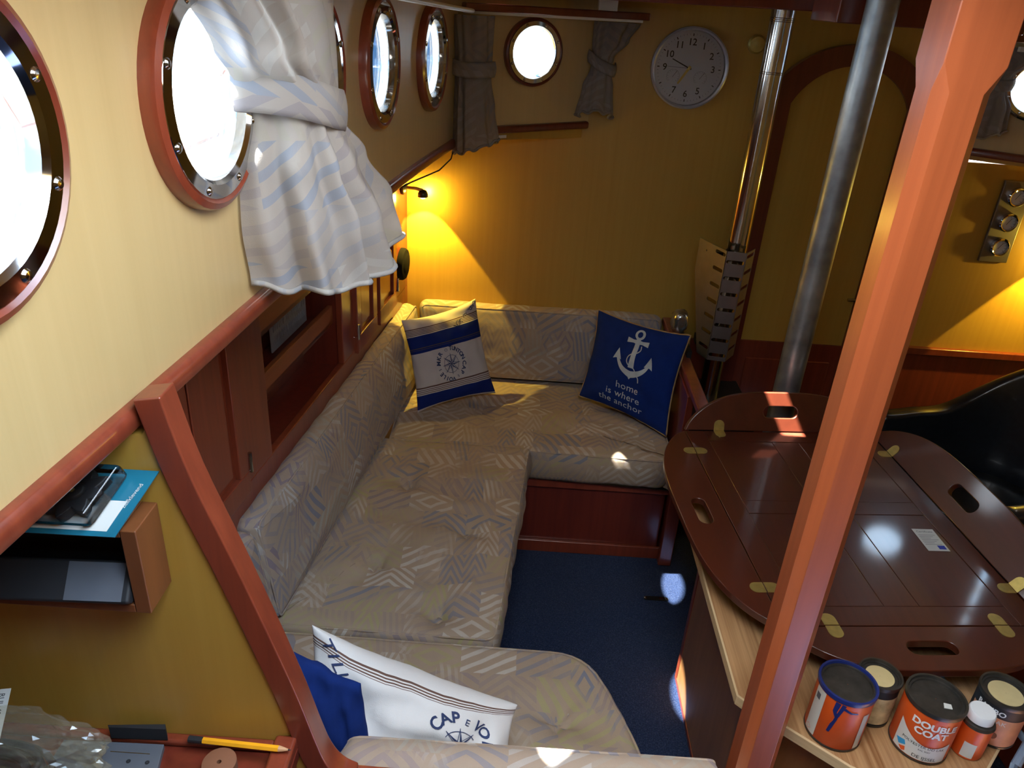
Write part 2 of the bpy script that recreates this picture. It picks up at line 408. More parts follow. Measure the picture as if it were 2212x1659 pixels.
def circle(r, n=48): return [(r*math.cos(2*PI*i/n), r*math.sin(2*PI*i/n)) for i in range(n)]
def stadium(w, h, n=8):
    r = h/2; a = w/2-r; out = []
    for i in range(n+1): t = -PI/2+PI*i/n; out.append((a+r*math.cos(t), r*math.sin(t)))
    for i in range(n+1): t = PI/2+PI*i/n; out.append((-a+r*math.cos(t), r*math.sin(t)))
    return out
def boxuv(bm):
    if bm.loops.layers.uv.active: return
    L = bm.loops.layers.uv.new('UVMap')
    for f in bm.faces:
        n = f.normal; ax = max(range(3), key=lambda i: abs(n[i]))
        for l in f.loops:
            c = l.vert.co
            l[L].uv = {0: (c.y, c.z), 1: (c.x, c.z), 2: (c.x, c.y)}[ax]
def base_of(bm):
    xs = [v.co for v in bm.verts]
    return Vector(((min(p.x for p in xs)+max(p.x for p in xs))/2, (min(p.y for p in xs)+max(p.y for p in xs))/2, min(p.z for p in xs)))
def obj(name, g, mats, parent=None, bevel=0, smooth=False, subsurf=0, solid=0, label=None, cat=None, group=None, kind=None, weld=False):
    bm = g.bm if isinstance(g, G) else g
    if weld: bmesh.ops.remove_doubles(bm, verts=bm.verts, dist=1e-5)
    bmesh.ops.recalc_face_normals(bm, faces=bm.faces)
    bm.normal_update(); boxuv(bm)
    o0 = ORG[parent.name] if parent is not None else base_of(bm)
    bmesh.ops.translate(bm, verts=bm.verts, vec=-o0)
    me = bpy.data.meshes.new(name); bm.to_mesh(me); bm.free()
    o = bpy.data.objects.new(name, me); COL.objects.link(o)
    for mt in (mats if isinstance(mats, (list, tuple)) else [mats]): me.materials.append(M[mt] if isinstance(mt, str) else mt)
    if parent is not None: o.parent = parent; ORG[o.name] = o0
    else: o.location = o0; ORG[o.name] = o0
    if smooth:
        for p in me.polygons: p.use_smooth = True
        if smooth == 'auto':
            try: me.set_sharp_from_angle(angle=math.radians(35))
            except Exception: pass
    if solid:
        md = o.modifiers.new('s', 'SOLIDIFY'); md.thickness = solid; md.offset = 0
    if bevel:
        md = o.modifiers.new('b', 'BEVEL'); md.width = bevel; md.segments = 2; md.limit_method = 'ANGLE'; md.angle_limit = math.radians(40)
        if not smooth:
            for p in me.polygons: p.use_smooth = True
            md.harden_normals = True
    if subsurf:
        md = o.modifiers.new('ss', 'SUBSURF'); md.levels = subsurf; md.render_levels = subsurf
    tag(o, label, cat, group, kind)
    return o
def tag(o, label=None, cat=None, group=None, kind=None):
    if label: o['label'] = label
    if cat: o['category'] = cat
    if group: o['group'] = group
    if kind: o['kind'] = kind
def root(name, loc, label, cat, group=None, kind=None):
    o = bpy.data.objects.new(name, None); COL.objects.link(o); o.location = loc; o.empty_display_size = .05
    ORG[o.name] = Vector(loc); tag(o, label, cat, group, kind); return o
def text_polys(txt, size, align='CENTER', bold=0.0, space=1.0):
    cu = bpy.data.curves.new('t', 'FONT'); cu.body = txt; cu.size = size; cu.align_x = align; cu.offset = bold; cu.space_character = space
    cu.resolution_u = 3
    o = bpy.data.objects.new('t', cu); COL.objects.link(o)
    dg = bpy.context.evaluated_depsgraph_get(); me = bpy.data.meshes.new_from_object(o.evaluated_get(dg))
    vs = [v.co.copy() for v in me.vertices]; fs = [list(p.vertices) for p in me.polygons]
    bpy.data.objects.remove(o); bpy.data.curves.remove(cu); bpy.data.meshes.remove(me)
    return vs, fs
def put_text(g, txt, size, f, align='CENTER', bold=0.0, at=(0, 0), rot=0, mi=0, space=1.0):
    """f(x,y)->world point"""
    vs, fs = text_polys(txt, size, align, bold, space)
    c, s_ = math.cos(rot), math.sin(rot)
    V = [g.bm.verts.new(f(at[0]+p.x*c-p.y*s_, at[1]+p.x*s_+p.y*c)) for p in vs]
    for q in fs: g.face([V[i] for i in q], mi)
def put_poly(g, pts, f, mi=0):
    return g.face([g.bm.verts.new(f(x, y)) for x, y in pts], mi)
def put_strip(g, pts, w, f, mi=0, closed=False):
    n = len(pts); L = []
    for i in range(n):
        a = pts[i-1] if (i or closed) else pts[i]; b = pts[(i+1) % n] if (i < n-1 or closed) else pts[i]
        dx, dy = b[0]-a[0], b[1]-a[1]; d = math.hypot(dx, dy) or 1
        ww = w[i] if isinstance(w, (list, tuple)) else w
        L.append(((pts[i][0]-dy/d*ww/2, pts[i][1]+dx/d*ww/2), (pts[i][0]+dy/d*ww/2, pts[i][1]-dx/d*ww/2)))
    VV = [(g.bm.verts.new(f(*a)), g.bm.verts.new(f(*b))) for a, b in L]
    for i in range(n if closed else n-1):
        a, b = VV[i], VV[(i+1) % n]; g.face([a[0], a[1], b[1], b[0]], mi)
def plane_map(m, off=0): return lambda x, y: m @ Vector((x, y, off))
def interp(tab, y):
    if y <= tab[0][0]: a, b = tab[0], tab[1]
    elif y >= tab[-1][0]: a, b = tab[-2], tab[-1]
    else:
        for a, b in zip(tab, tab[1:]):
            if a[0] <= y <= b[0]: break
    t = (y-a[0])/(b[0]-a[0])
    return a[1:][0]+(b[1]-a[1])*t if len(a) == 2 else [p+(q-p)*t for p, q in zip(a[1:], b[1:])]

# ------------------------------------------------------------------ the hull lines
HX = [(-1.2, -.535), (.3, -.452), (.7, -.420), (1.1, -.392), (1.5, -.365), (1.9, -.332), (2.2, -.298), (2.45, -.262), (2.615, -.235)]
def hx(y): # inner face of the upper hull, smoothed
    return sum(interp(HX, y+d) if -1.2 < y+d < 2.615 else interp(HX, y) for d in (-.1, -.05, 0, .05, .1))/5
YB = 2.85
C0 = Vector((hx(2.615), 2.615, 0)); C1 = Vector((.206, YB, 0)); ft = (C1-C0).normalized(); fn = Vector((ft.y, -ft.x, 0)); FL = (C1-C0).length
def cabx(y): return -.61+.1135*(y-1.30)
RAILZ = lambda y: 1.425-.007*max(0, y-.7)
def hull(s_, t, off): return Vector((hx(s_)-off, s_, t))
def facet(s_, t, off): p = C0+ft*s_-fn*off; return Vector((p.x, p.y, t))
ZT = 1.97
PORTS = [(.555, 1.722, .138), (.978, 1.715, .137), (1.385, 1.702, .137), (1.80, 1.690, .137), (2.285, 1.668, .137)]
# ------------------------------------------------------------------ setting
g = G(); edges = [.36, .775, 1.18, 1.59, 2.045, 2.615]
for (yc, zc, r), a, b in zip(PORTS, edges, edges[1:]): g.holed(hull, a, b, 1.398, ZT, (yc, zc, circle(r*.76)), .014)
g.grid(lambda u, v: hull(-1.2+1.56*u, 1.398+(ZT-1.398)*v, 0), 4, 1); g.grid(lambda u, v: hull(-1.2+1.56*u, 1.398+(ZT-1.398)*v, .014), 4, 1)
obj('wall_left', g, 'pale_veneer', label='pale golden veneered upper hull side with the row of portholes', cat='wall', kind='structure', weld=True)
g = G(); g.holed(facet, 0, FL, 1.430, ZT, (.265, 1.672, circle(.105*.76)), .014)
obj('wall_facet', g, 'pale_veneer', label='short angled veneered wall with the round porthole beside the clock', cat='wall', kind='structure')
RF0 = Vector((1.54, YB, 0)); rft = Vector((1, -.5, 0)).normalized(); rfn = Vector((-.5, -1, 0)).normalized()
def rfacet(s_, t, off): p = RF0+rft*s_-rfn*off; return Vector((p.x, p.y, t))
g = G(); g.holed(rfacet, 0, .56, 1.425, ZT, (.160, 1.662, circle(.080)), .014)
obj('wall_facet_right', g, 'pale_veneer', label='angled veneered wall with a porthole at the right edge', cat='wall', kind='structure')
g = G(); g.box(-.8, 2.4, YB, YB+.03, 0, 1.40); g.box(.206, 1.54, YB, YB+.03, 1.40, ZT); g.box(-.8, .206, YB, YB+.03, 1.40, 1.428)
obj('wall_back', g, 'veneer', label='golden yellow veneered bulkhead behind the settee, clock and door', cat='wall', kind='structure')
g = G(); g.box(2.04, 2.08, -1.2, 2.57, 1.40, ZT); g.box(2.4, 2.43, -1.2, YB, 0, 1.42); g.box(2.04, 2.43, -1.2, 2.57, 1.40, 1.42)
obj('wall_right', g, 'veneer', label='veneered hull side beyond the armchair', cat='wall', kind='structure')
g = G(); g.box(-.9, 2.43, -1.23, -1.2, 0, ZT)
obj('wall_near', g, 'veneer', label='veneered bulkhead behind the viewer', cat='wall', kind='structure')
g = G(); g.box(-.95, -.92, -1.2, YB, 0, 1.42)
obj('wall_left_lower', g, 'dark_mahogany', label='dark lower hull side behind the lockers', cat='wall', kind='structure')
g = G()   # side deck underside above the lockers
n = 14
for i in range(n):
    y0, y1 = -1.2+(2.62+1.2)*i/n, -1.2+(2.62+1.2)*(i+1)/n
    g.prism([(hx(y0)-.002, y0), (hx(y1)-.002, y1), (-.95, y1), (-.95, y0)], 1.390, 1.400)
g.prism([(-.23, 2.62), (.206, YB+.01), (.206, YB+.03), (-.95, YB+.03), (-.95, 2.62)], 1.396, 1.436)
obj('ceiling_side', g, 'veneer', label='underside of the side deck over the lockers', cat='ceiling', kind='structure')
g = G(); g.prism([(1.54, YB), (2.1, 2.57), (2.45, 2.57), (2.45, YB+.03), (1.54, YB+.03)], 1.410, 1.431)
obj('ceiling_side_right', g, 'veneer', label='underside of the side deck at the right', cat='ceiling', kind='structure')
g = G(); g.prism([(hx(y)-.016, y) for y in (-1.2, -.5, .3, 1.1, 1.9, 2.55)]+[(.2, 2.93), (.2, 3.4), (-1.5, 3.4), (-1.5, -1.2)], 1.402, 1.412)
g.prism([(1.6, 2.92), (2.5, 2.6), (2.5, 3.4), (1.6, 3.4)], 1.41, 1.42)
obj('deck', g, 'white', label='white painted side deck seen through the portholes', cat='deck', kind='structure')
# cabin top with open companionway; small hole added to throw sun on the tray flap
g = G()
def cslab(pts): g.prism(pts, ZT-.01, ZT+.012)
HL = lambda y: hx(y)-.012
for a, b in ((-1.25, -.4), (-.4, .05), (.05, .85), (.85, 1.4), (1.4, 1.9), (1.9, 2.3), (2.3, 2.6)): cslab([(HL(a), a), (-.15, a), (-.15, b), (HL(b), b)])
cslab([(-.15, -1.25), (2.12, -1.25), (2.12, .05), (-.15, .05)]); cslab([(.45, .05), (2.12, .05), (2.12, .85), (.45, .85)])
cslab([(-.15, .85), (2.12, .85), (2.12, 1.65), (-.15, 1.65)])
cslab([(-.15, 1.65), (2.12, 1.65), (2.12, 2.11), (-.15, 2.11)]); cslab([(-.15, 2.11), (.13, 2.11), (.13, 2.20), (-.15, 2.20)]); cslab([(.205, 2.11), (2.12, 2.11), (2.12, 2.20), (.205, 2.20)])
cslab([(-.15, 2.20), (2.12, 2.20), (2.12, 2.60), (-.15, 2.60)]); cslab([(-.25, 2.60), (2.06, 2.60), (1.54, 2.865), (.206, 2.865)])
obj('ceiling', g, 'veneer', label='cabin top over the saloon', cat='ceiling', kind='structure')
g = G(); g.box(-.9, 2.4, -1.2, YB, -.03, 0)
obj('floor', g, 'carpet', label='dark navy blue speckled carpet floor', cat='floor', kind='structure')
# beams at the head of the bulkhead
g = G(); g.prismY([(-.20, 1.836), (1.36, 1.850), (1.36, 1.97), (-.20, 1.97)], 2.52, 2.60)
obj('trim_1', g, 'dark_mahogany', bevel=.004, label='dark mahogany deck beam across the top of the picture', cat='beam', kind='structure')
g = G(); g.prism([(.80, 2.30), (1.28, 2.26), (1.36, 2.52), (.80, 2.52)], 1.822, 1.97)
obj('trim_2', g, 'dark_mahogany', bevel=.004, label='dark mahogany soffit block over the door beside the flue pipe', cat='beam', kind='structure')
g = G()
for k, (y_, z_) in enumerate(((2.50, 1.80), (2.42, 1.835), (2.34, 1.87))):
    g.box(1.40, 2.10, y_, y_+.05, z_, z_+.022)
obj('trim_3', g, 'dark_mahogany', bevel=.003, label='dark stepped mahogany mouldings under the deck at top right', cat='beam', kind='structure')
# hull rail
def sweep_rail(name, pathf, ts, prof, mat, **kw):
    g = G(); rings = []
    for t in ts:
        o, nrm = pathf(t); rings.append([g.v(o+nrm*a+Vector((0, 0, 1))*b) for a, b in prof])
    for A, B in zip(rings, rings[1:]):
        k = len(prof)
        for i in range(k): g.face([A[i], A[(i+1) % k], B[(i+1) % k], B[i]])
    g.face(rings[0][::-1]); g.face(rings[-1])
    return obj(name, g, mat, bevel=.006, **kw)
RP = [(-.004, 0), (.010, -.001), (.016, -.006), (.016, -.022), (.011, -.030), (-.004, -.030)]
sweep_rail('trim_4', lambda y: (Vector((hx(y), y, RAILZ(y))), Vector((1, 0, 0))), [-.6+i*.16 for i in range(21)], RP, 'mahogany',
           label='long red mahogany rail under the portholes along the hull', cat='rail', kind='structure')
sweep_rail('trim_5', lambda s_: (C0+ft*s_+Vector((0, 0, 1.438+.017*s_/FL)), fn), [-.005, FL*.5, FL-.005], [(-.003, 0), (.016, 0), (.020, -.006), (.020, -.024), (-.003, -.024)], 'dark_mahogany',
           label='thin dark rail under the round porthole beside the clock', cat='rail', kind='structure')
sweep_rail('trim_6', lambda s_: (RF0+rft*s_+Vector((0, 0, 1.453-.02*s_)), rfn), [0, .28, .55], [(-.003, 0), (.018, 0), (.022, -.006), (.022, -.026), (-.003, -.026)], 'dark_mahogany',
           label='thin dark rail under the porthole at the right edge', cat='rail', kind='structure')
# wainscot
g = G(); g.box(.70, 2.4, YB-.012, YB, 0, .655)
obj('wall_panelling', g, 'mahogany', label='red mahogany wainscot at the foot of the bulkhead', cat='wall panelling', kind='structure')
g = G(); g.box(1.37, 2.4, YB-.024, YB, .655, .685)
obj('trim_7', g, 'mahogany', bevel=.004, label='orange-red cap rail on the wainscot right of the door', cat='rail', kind='structure')

# ------------------------------------------------------------------ portholes
def porthole(idx, fm, label, r, wood_r=None, screws=8, mat_wood='mahogany', depth=.018):
    """fm: frame with z pointing into the room, x along the wall, origin on the wall face"""
    o = fm.translation
    rt_ = root('window_%d' % idx, o, label, 'porthole', kind='structure')
    R_ = r; q = .73*r
    g = G(); g.torus_prof([(R_*.90, 0), (R_*1.0, 0), (R_*1.0, .012), (R_*.985, .018), (R_*.93, .022), (R_*.90, .018)], fm, 56)
    obj('wood_ring', g, mat_wood, rt_, smooth='auto')
    g = G(); g.torus_prof([(q*.985, -depth), (q*.995, -depth), (q*1.0, .004), (R_*.92, .004), (R_*.92, .014), (R_*.89, .020), (q*1.05, .021), (q*1.0, .016), (q*.985, .004), (q*.97, -.002), (q*.985, -.006)], fm, 56)
    obj('metal_ring', g, 'chrome', rt_, smooth='auto')
    g = G(); g.lathe([(q*.975, -.014), (q*.975, -.010)], fm, 48); obj('glass', g, 'glass', rt_)
    for k in range(screws):
        a = 2*PI*(k+.5)/screws; rr = R_*.835
        mm = fm @ Matrix.Translation((rr*math.cos(a), rr*math.sin(a), .020))
        g = G(); g.lathe([(R_*.045, -.004), (R_*.045, .001), (R_*.030, .003), (0.0005, .0035)], mm, 14); obj('screw', g, 'steel', rt_, smooth='auto')
    return rt_
PL = ['large porthole cut off by the left edge of the picture', 'glaring porthole just left of the big tied curtain', 'porthole mostly hidden behind the big tied curtain',
      'porthole right of the big tied curtain, nearer of the two blue-lit ones', 'farthest porthole on the hull side, next to the corner curtain']
for i, ((yc, zc, r), lb) in enumerate(zip(PORTS, PL)):
    t_ = Vector((hx(yc+.05)-hx(yc-.05), .1, 0)).normalized(); n_ = Vector((t_.y, -t_.x, 0))
    porthole(i+1, T((hx(yc), yc, zc), x=t_, z=n_), lb, r)
p = C0+ft*.265; porthole(6, T((p.x, p.y, 1.672), x=ft, z=fn), 'small bright round porthole between the two corner curtains', .105, mat_wood='dark_mahogany')
p = RF0+rft*.160; porthole(7, T((p.x, p.y, 1.662), x=rft, z=rfn), 'porthole cut off at the right edge of the picture', .105, mat_wood='chrome')

# ------------------------------------------------------------------ curtain rails
g = G(); g.tube([(hx(y)+.065, y, 1.824-.046*(y-1.72)) for y in (.3, .7, 1.1, 1.5, 1.9, 2.2, 2.5)], .009, 8, flat=.7)
obj('curtain_track', g, 'white', bevel=.002, label='white curtain track along the hull side at the top', cat='curtain rail')
P0 = C0+fn*.06+ft*(-.0); P1 = Vector((.372, 2.79, 0)); pt = (P1-P0).normalized(); pn = Vector((pt.y, -pt.x, 0))
g = G(); a = P0; b = P1
g.prism([(a.x, a.y), (b.x, b.y), (b.x-pn.x*.05, b.y-pn.y*.05), (a.x-pn.x*.05, a.y-pn.y*.05)], 1.786, 1.808)
pel = obj('pelmet_board', g, 'dark_mahogany', bevel=.004, label='dark wooden pelmet board above the small round porthole', cat='pelmet')
g = G(); a = P0-pn*.012; b = P1-pn*.012-pt*.02
g.prism([(a.x, a.y), (b.x, b.y), (b.x-pn.x*.015, b.y-pn.y*.015), (a.x-pn.x*.015, a.y-pn.y*.015)], 1.778, 1.787)
obj('track', g, 'white', pel, label='white track')
g = G(); q = P0+pt*.47; g.box(q.x-.03, q.x+.03, q.y, q.y+.05, 1.808, 1.85); obj('bracket', g, 'offwhite', pel)
g = G(); g.box(1.49, 2.10, 2.62, 2.635, 1.772, 1.786); trk = obj('curtain_track', g, 'white', label='short white curtain track at the top right', cat='curtain rail')

def smooth_tab(tab, z):
    tab = sorted(tab)
    if z <= tab[0][0]: return tab[0][1:]
    if z >= tab[-1][0]: return tab[-1][1:]
    for a, b in zip(tab, tab[1:]):
        if a[0] <= z <= b[0]:
            t = (z-a[0])/(b[0]-a[0]); t = t*t*(3-2*t)
            return [p+(q-p)*t for p, q in zip(a[1:], b[1:])]
def curtain(label, o, t_, n_, tab, tiez, tieh, nf, amp, seed, mat='curtain', pinch=None):
    """tab rows: z, along-shift, half-width, depth, ripple scale"""
    o = Vector(o); t_ = Vector(t_).normalized(); n_ = Vector(n_).normalized()
    z0 = min(r[0] for r in tab); z1 = max(r[0] for r in tab)
    rr = random.Random(seed); ph = rr.random()*6; ph2 = rr.random()*6
    def f(u, v):
        z = z0+(z1-z0)*v
        sh, hw, dp, rs = smooth_tab(tab, z)
        th = PI*u
        w1 = math.sin(nf*2*PI*u+ph+.8*math.sin(3*u*PI+ph2)); w2 = math.sin(nf*3.3*PI*u+ph2+z*9)
        rip = amp*rs*(.8*w1+.35*w2)
        ca = -math.cos(th); sa = math.sin(th)
        sgn = 1 if ca > 0 else -1
        al = sh+(hw+rip)*sgn*abs(ca)**.8
        ou = (dp+rip)*abs(sa)**.75
        zz = z + (.006*math.sin(nf*2*PI*u+ph) + .018*math.sin(PI*u*1.3+ph2))*(1-v)**3*rs
        p_ = o+t_*al+n_*(ou+.006)
        return Vector((p_.x, p_.y, zz))
    c = root('curtain', (o.x, o.y, z0), label, 'curtain', 'tied porthole curtains')
    g = G(); L = sum(r[2] for r in tab)/len(tab)*3.4
    g.grid(f, 150, 60, uvf=lambda u, v: (u*L, v*(z1-z0)))
    obj('curtain_cloth', g, mat, c, smooth=True)
    g = G(); hem = [f(i/150, .012)+n_*.002 for i in range(151)]
    g.tube(hem, .0045, 6); obj('hem', g, mat, c, smooth=True)
    sh, hw, dp, rs = smooth_tab(tab, tiez)
    def tf(u, v):
        th = PI*u; z = tiez-tieh/2+tieh*v
        ca = -math.cos(th); sgn = 1 if ca > 0 else -1
        bulge = .004*math.sin(PI*v)
        p_ = o+t_*(sh+(hw+.011+bulge)*sgn*abs(ca)**.8)+n_*((dp+.012+bulge)*math.sin(th)**.75 if 0 < u < 1 else 0)
        return Vector((p_.x, p_.y, z+.010*math.sin(th*1.5+ph)-.012*ca))
    g = G(); g.grid(tf, 40, 6, uvf=lambda u, v: (u*.2+.4, v*.05+.7)); obj('tieback', g, mat, c, smooth=True, solid=.004)
    return c
tb = Vector((hx(1.3)-hx(1.1), .2, 0)).normalized(); nbv = Vector((tb.y, -tb.x, 0))
curtain('big pale patterned curtain tied in the middle, glowing in the sunlight', (hx(1.20), 1.20, 0), tb, nbv,
        [(1.440, .045, .178, .150, 1.0), (1.53, .012, .162, .145, .9), (1.61, -.025, .120, .125, .55), (1.670, -.045, .072, .108, .22), (1.71, -.050, .070, .106, .22), (1.76, -.065, .110, .100, .5), (1.85, -.085, .165, .090, .8)],
        1.690, .055, 6, .020, 3)
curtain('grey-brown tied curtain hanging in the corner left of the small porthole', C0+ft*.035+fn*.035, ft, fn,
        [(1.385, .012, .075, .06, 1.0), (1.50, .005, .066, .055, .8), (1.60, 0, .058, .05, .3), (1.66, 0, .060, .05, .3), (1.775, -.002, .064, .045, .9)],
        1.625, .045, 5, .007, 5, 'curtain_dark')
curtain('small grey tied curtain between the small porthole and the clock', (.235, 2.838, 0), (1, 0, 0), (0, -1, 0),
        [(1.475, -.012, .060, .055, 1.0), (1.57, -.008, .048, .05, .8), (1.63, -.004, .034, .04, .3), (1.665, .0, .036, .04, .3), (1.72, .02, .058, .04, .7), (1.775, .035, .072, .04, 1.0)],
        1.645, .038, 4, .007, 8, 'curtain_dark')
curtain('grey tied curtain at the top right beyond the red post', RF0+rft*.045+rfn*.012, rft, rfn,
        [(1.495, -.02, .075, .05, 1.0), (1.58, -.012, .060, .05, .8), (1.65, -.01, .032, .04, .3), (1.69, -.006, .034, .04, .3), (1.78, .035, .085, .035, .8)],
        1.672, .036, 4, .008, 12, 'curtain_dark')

# ------------------------------------------------------------------ near partition and its cap rail
capc = [(-.388, 1.440), (-.367, 1.336), (-.324, 1.192), (-.275, 1.012), (-.252, .912), (-.240, .868), (-.224, .838), (-.198, .818), (-.15, .808), (.42, .804)]
def offset(pts, d):
    out = []
    for i, p_ in enumerate(pts):
        a = pts[max(0, i-1)]; b = pts[min(len(pts)-1, i+1)]
        dx, dy = b[0]-a[0], b[1]-a[1]; l = math.hypot(dx, dy); out.append((p_[0]-dy/l*d, p_[1]+dx/l*d))
    return out
def refine(pts, k=6):
    out = []
    n = len(pts)
    for i in range(n-1):
        p0, p1, p2, p3 = pts[max(0, i-1)], pts[i], pts[i+1], pts[min(n-1, i+2)]
        for j in range(k):
            t = j/k
            out.append(tuple(.5*((2*p1[d])+(-p0[d]+p2[d])*t+(2*p0[d]-5*p1[d]+4*p2[d]-p3[d])*t*t+(-p0[d]+3*p1[d]-3*p2[d]+p3[d])*t**3) for d in range(2)))
    return out+[pts[-1]]
cc = refine(capc, 5)
up_, lo_ = offset(cc, .0155), offset(cc, -.0155)
g = G(); g.prismY(up_+lo_[::-1], .711, .748)
obj('trim_8', g, 'mahogany', bevel=.008, label='curved red mahogany capping rail sloping down to the near settee back', cat='rail', kind='structure')
g = G(); pp = offset(cc, -.012)
g.prismY([(-.92, 0), (-.92, 1.391), (-.402, 1.391)]+pp[2:]+[(.42, 0)], .716, .738)
obj('wall_partition', g, 'veneer', label='golden veneered partition below the curved red rail', cat='partition', kind='structure')

# ------------------------------------------------------------------ locker wall behind the left settee
def CP(y, z, off=0): return Vector((cabx(y)+off, y, z))   # off > 0 is into the room
cm = T((cabx(0), 0, 0), x=(.1135, 1, 0), z=(1, -.1135, 0))  # local x along, local y up, local z into the room
cl = math.hypot(1, .1135)
cab = root('locker', (cabx(1.8)-.1, 1.8, .70), 'red mahogany locker wall with open shelves and panelled doors behind the left settee', 'cabinet')
def cbox(g, y0, y1, z0, z1, d0, d1, mi=0): return g.box(y0*cl, y1*cl, z0, z1, d0, d1, cm, mi)
g = G()
OPEN = [(1.205, 1.455), (1.595, 2.115), (2.215, 2.425), (2.455, 2.665)]
z0, z1 = .70, 1.372; zo0, zo1 = .80, 1.335
cbox(g, .76, 2.85, z0, zo0, -.02, 0); cbox(g, .76, 2.85, zo1, z1, -.02, 0)
prev = .76
for a, b in OPEN+[(2.85, 2.85)]:
    cbox(g, prev, a, zo0, zo1, -.02, 0); prev = b
obj('face_frame', g, 'mahogany', cab, bevel=.003)
g = G(); cbox(g, 1.56, 2.15, .76, 1.37, -.145, -.13); cbox(g, 1.575, 1.590, .76, 1.37, -.13, -.02); cbox(g, 2.12, 2.135, .76, 1.37, -.13, -.02); cbox(g, 1.575, 2.135, .775, .79, -.13, -.02)
obj('shelf_carcass', g, 'dark_mahogany', cab)
for zz in (.942, 1.097):
    g = G(); cbox(g, 1.59, 2.12, zz-.012, zz, -.13, -.03); sh_ = obj('shelf', g, 'dark_mahogany', cab)
    g = G(); cbox(g, 1.59, 2.12, zz-.012, zz+.045, -.045, -.03); obj('fiddle_rail', g, 'shelf_wood', sh_, bevel=.002)
g = G()
for i in range(17):
    for j in range(2):
        y_ = 1.855+i*.013; z_ = .962+j*.032
        g.holed(lambda s_, t, off: cm @ Vector((s_*cl, t, -.098-off)), y_, y_+.013, z_, z_+.032, (y_+.0065, z_+.016, [(.0042*math.cos(q), .0115*math.sin(q)) for q in [2*PI*k/12 for k in range(12)]]), .004)
cbox(g, 1.846, 1.855, .946, 1.034, -.102, -.098); cbox(g, 2.076, 2.085, .946, 1.034, -.102, -.098); cbox(g, 1.855, 2.076, .946, .962, -.102, -.098); cbox(g, 1.855, 2.076, 1.026, 1.034, -.102, -.098)
obj('vent_grille', g, 'grille', cab)
def door(y0, y1, side, knob_at=None):
    g = G(); w = .045
    cbox(g, y0+.002, y1-.002, zo0-.012, zo0+w, -.004, .012); cbox(g, y0+.002, y1-.002, zo1-w, zo1+.010, -.004, .012)
    cbox(g, y0+.002, y0+w, zo0+w, zo1-w, -.004, .012); cbox(g, y1-w, y1-.002, zo0+w, zo1-w, -.004, .012)
    d = obj('door', g, 'mahogany', cab, bevel=.003)
    g = G(); cbox(g, y0+w, y1-w, zo0+w, zo1-w, -.006, .000); cbox(g, y0+w+.018, y1-w-.018, zo0+w+.018, zo1-w-.018, .000, .005)
    obj('panel', g, 'mahogany', d, bevel=.003)
    for zz in (zo0+.04, zo1-.09):
        g = G(); yy = y1-.001 if side > 0 else y0+.001
        g.tube([CP(yy, zz, .014), CP(yy, zz+.05, .014)], .005, 8); obj('hinge', g, 'steel', d, smooth='auto')
    if knob_at:
        g = G(); mk = cm @ Matrix.Translation((knob_at[0]*cl, knob_at[1], .012))
        g.lathe([(.006, 0), (.005, .012), (.012, .018), (.015, .026), (.012, .033), (.001, .036)], mk, 18); obj('knob', g, 'steel', d, smooth=True)
door(1.205, 1.455, 1); door(2.215, 2.425, -1); door(2.455, 2.665, 1, (2.476, 1.045))

# speaker and reading lamp on the end stile
sp = root('loudspeaker', CP(2.755, .862), 'round black flush loudspeaker on the locker wall in the back corner', 'loudspeaker')
mk = T(CP(2.755, .915), x=(.1135, 1, 0), z=(1, -.1135, 0))
g = G(); g.lathe([(.060, 0), (.060, .012), (.055, .020), (.050, .022)], mk, 40); obj('rim', g, 'matte_black', sp, smooth='auto')
g = G(); g.lathe([(.050, .014), (.045, .021), (.025, .026), (.001, .027)], mk, 40); obj('speaker_cover', g, 'matte_black', sp, smooth=True)
def reading_lamp(base, nrm, along, label):
    base = Vector(base); nrm = Vector(nrm).normalized(); along = Vector(along).normalized()
    L_ = root('reading_lamp', base, label, 'wall lamp', 'brass swivel reading lamps')
    g = G(); g.lathe([(.026, 0), (.026, .008), (.020, .014), (.012, .018)], T(base, x=along, z=nrm), 24); obj('lamp_base', g, 'dark_metal', L_, smooth='auto')
    e = base+nrm*.075+Vector((0, 0, -.006)); g = G(); g.tube([base+nrm*.012, base+nrm*.05, e], .006, 10); obj('lamp_arm', g, 'brass', L_, smooth='auto')
    hd = e+Vector((0, 0, -.010))
    g = G(); g.lathe([(.004, .014), (.013, .010), (.018, 0), (.019, -.012), (.017, -.012), (.015, 0), (.010, .006), (.003, .008)], T(hd), 24, cap=False); obj('lamp_shade', g, 'dark_metal', L_, smooth=True)
    m, nt, b = new_mat('warm_bulb'); b.inputs['Emission Color'].default_value = (1, .62, .18, 1); b.inputs['Emission Strength'].default_value = 25
    g = G(); g.lathe([(.001, -.020), (.008, -.018), (.011, -.010), (.008, -.002), (.001, 0)], T(hd), 16); obj('bulb', g, m, L_, smooth=True)
    return hd
hd = reading_lamp((cabx(2.775)+.002, 2.775, 1.195), (1, -.05, 0), (0, 1, 0), 'brass reading lamp glowing yellow in the back left corner')
WARM = (1, .70, .09)
def lamp_light(hd):
    light('reading_lamp_spot', 'SPOT', hd+Vector((0, .0, -.026)), 24, WARM, direction=(-.02, .22, -1), spot_size=math.radians(80), spot_blend=.06, shadow_soft_size=.006)
    light('reading_lamp_glow', 'POINT', hd+Vector((0, .004, -.027)), 4.0, WARM, shadow_soft_size=.012)
lamp_light(hd)
hd2 = reading_lamp((2.02, YB-.002, 1.16), (0, -1, 0), (1, 0, 0), 'brass reading lamp just beyond the right edge of the picture')
lamp_light(hd2+Vector((0, -.02, 0)))
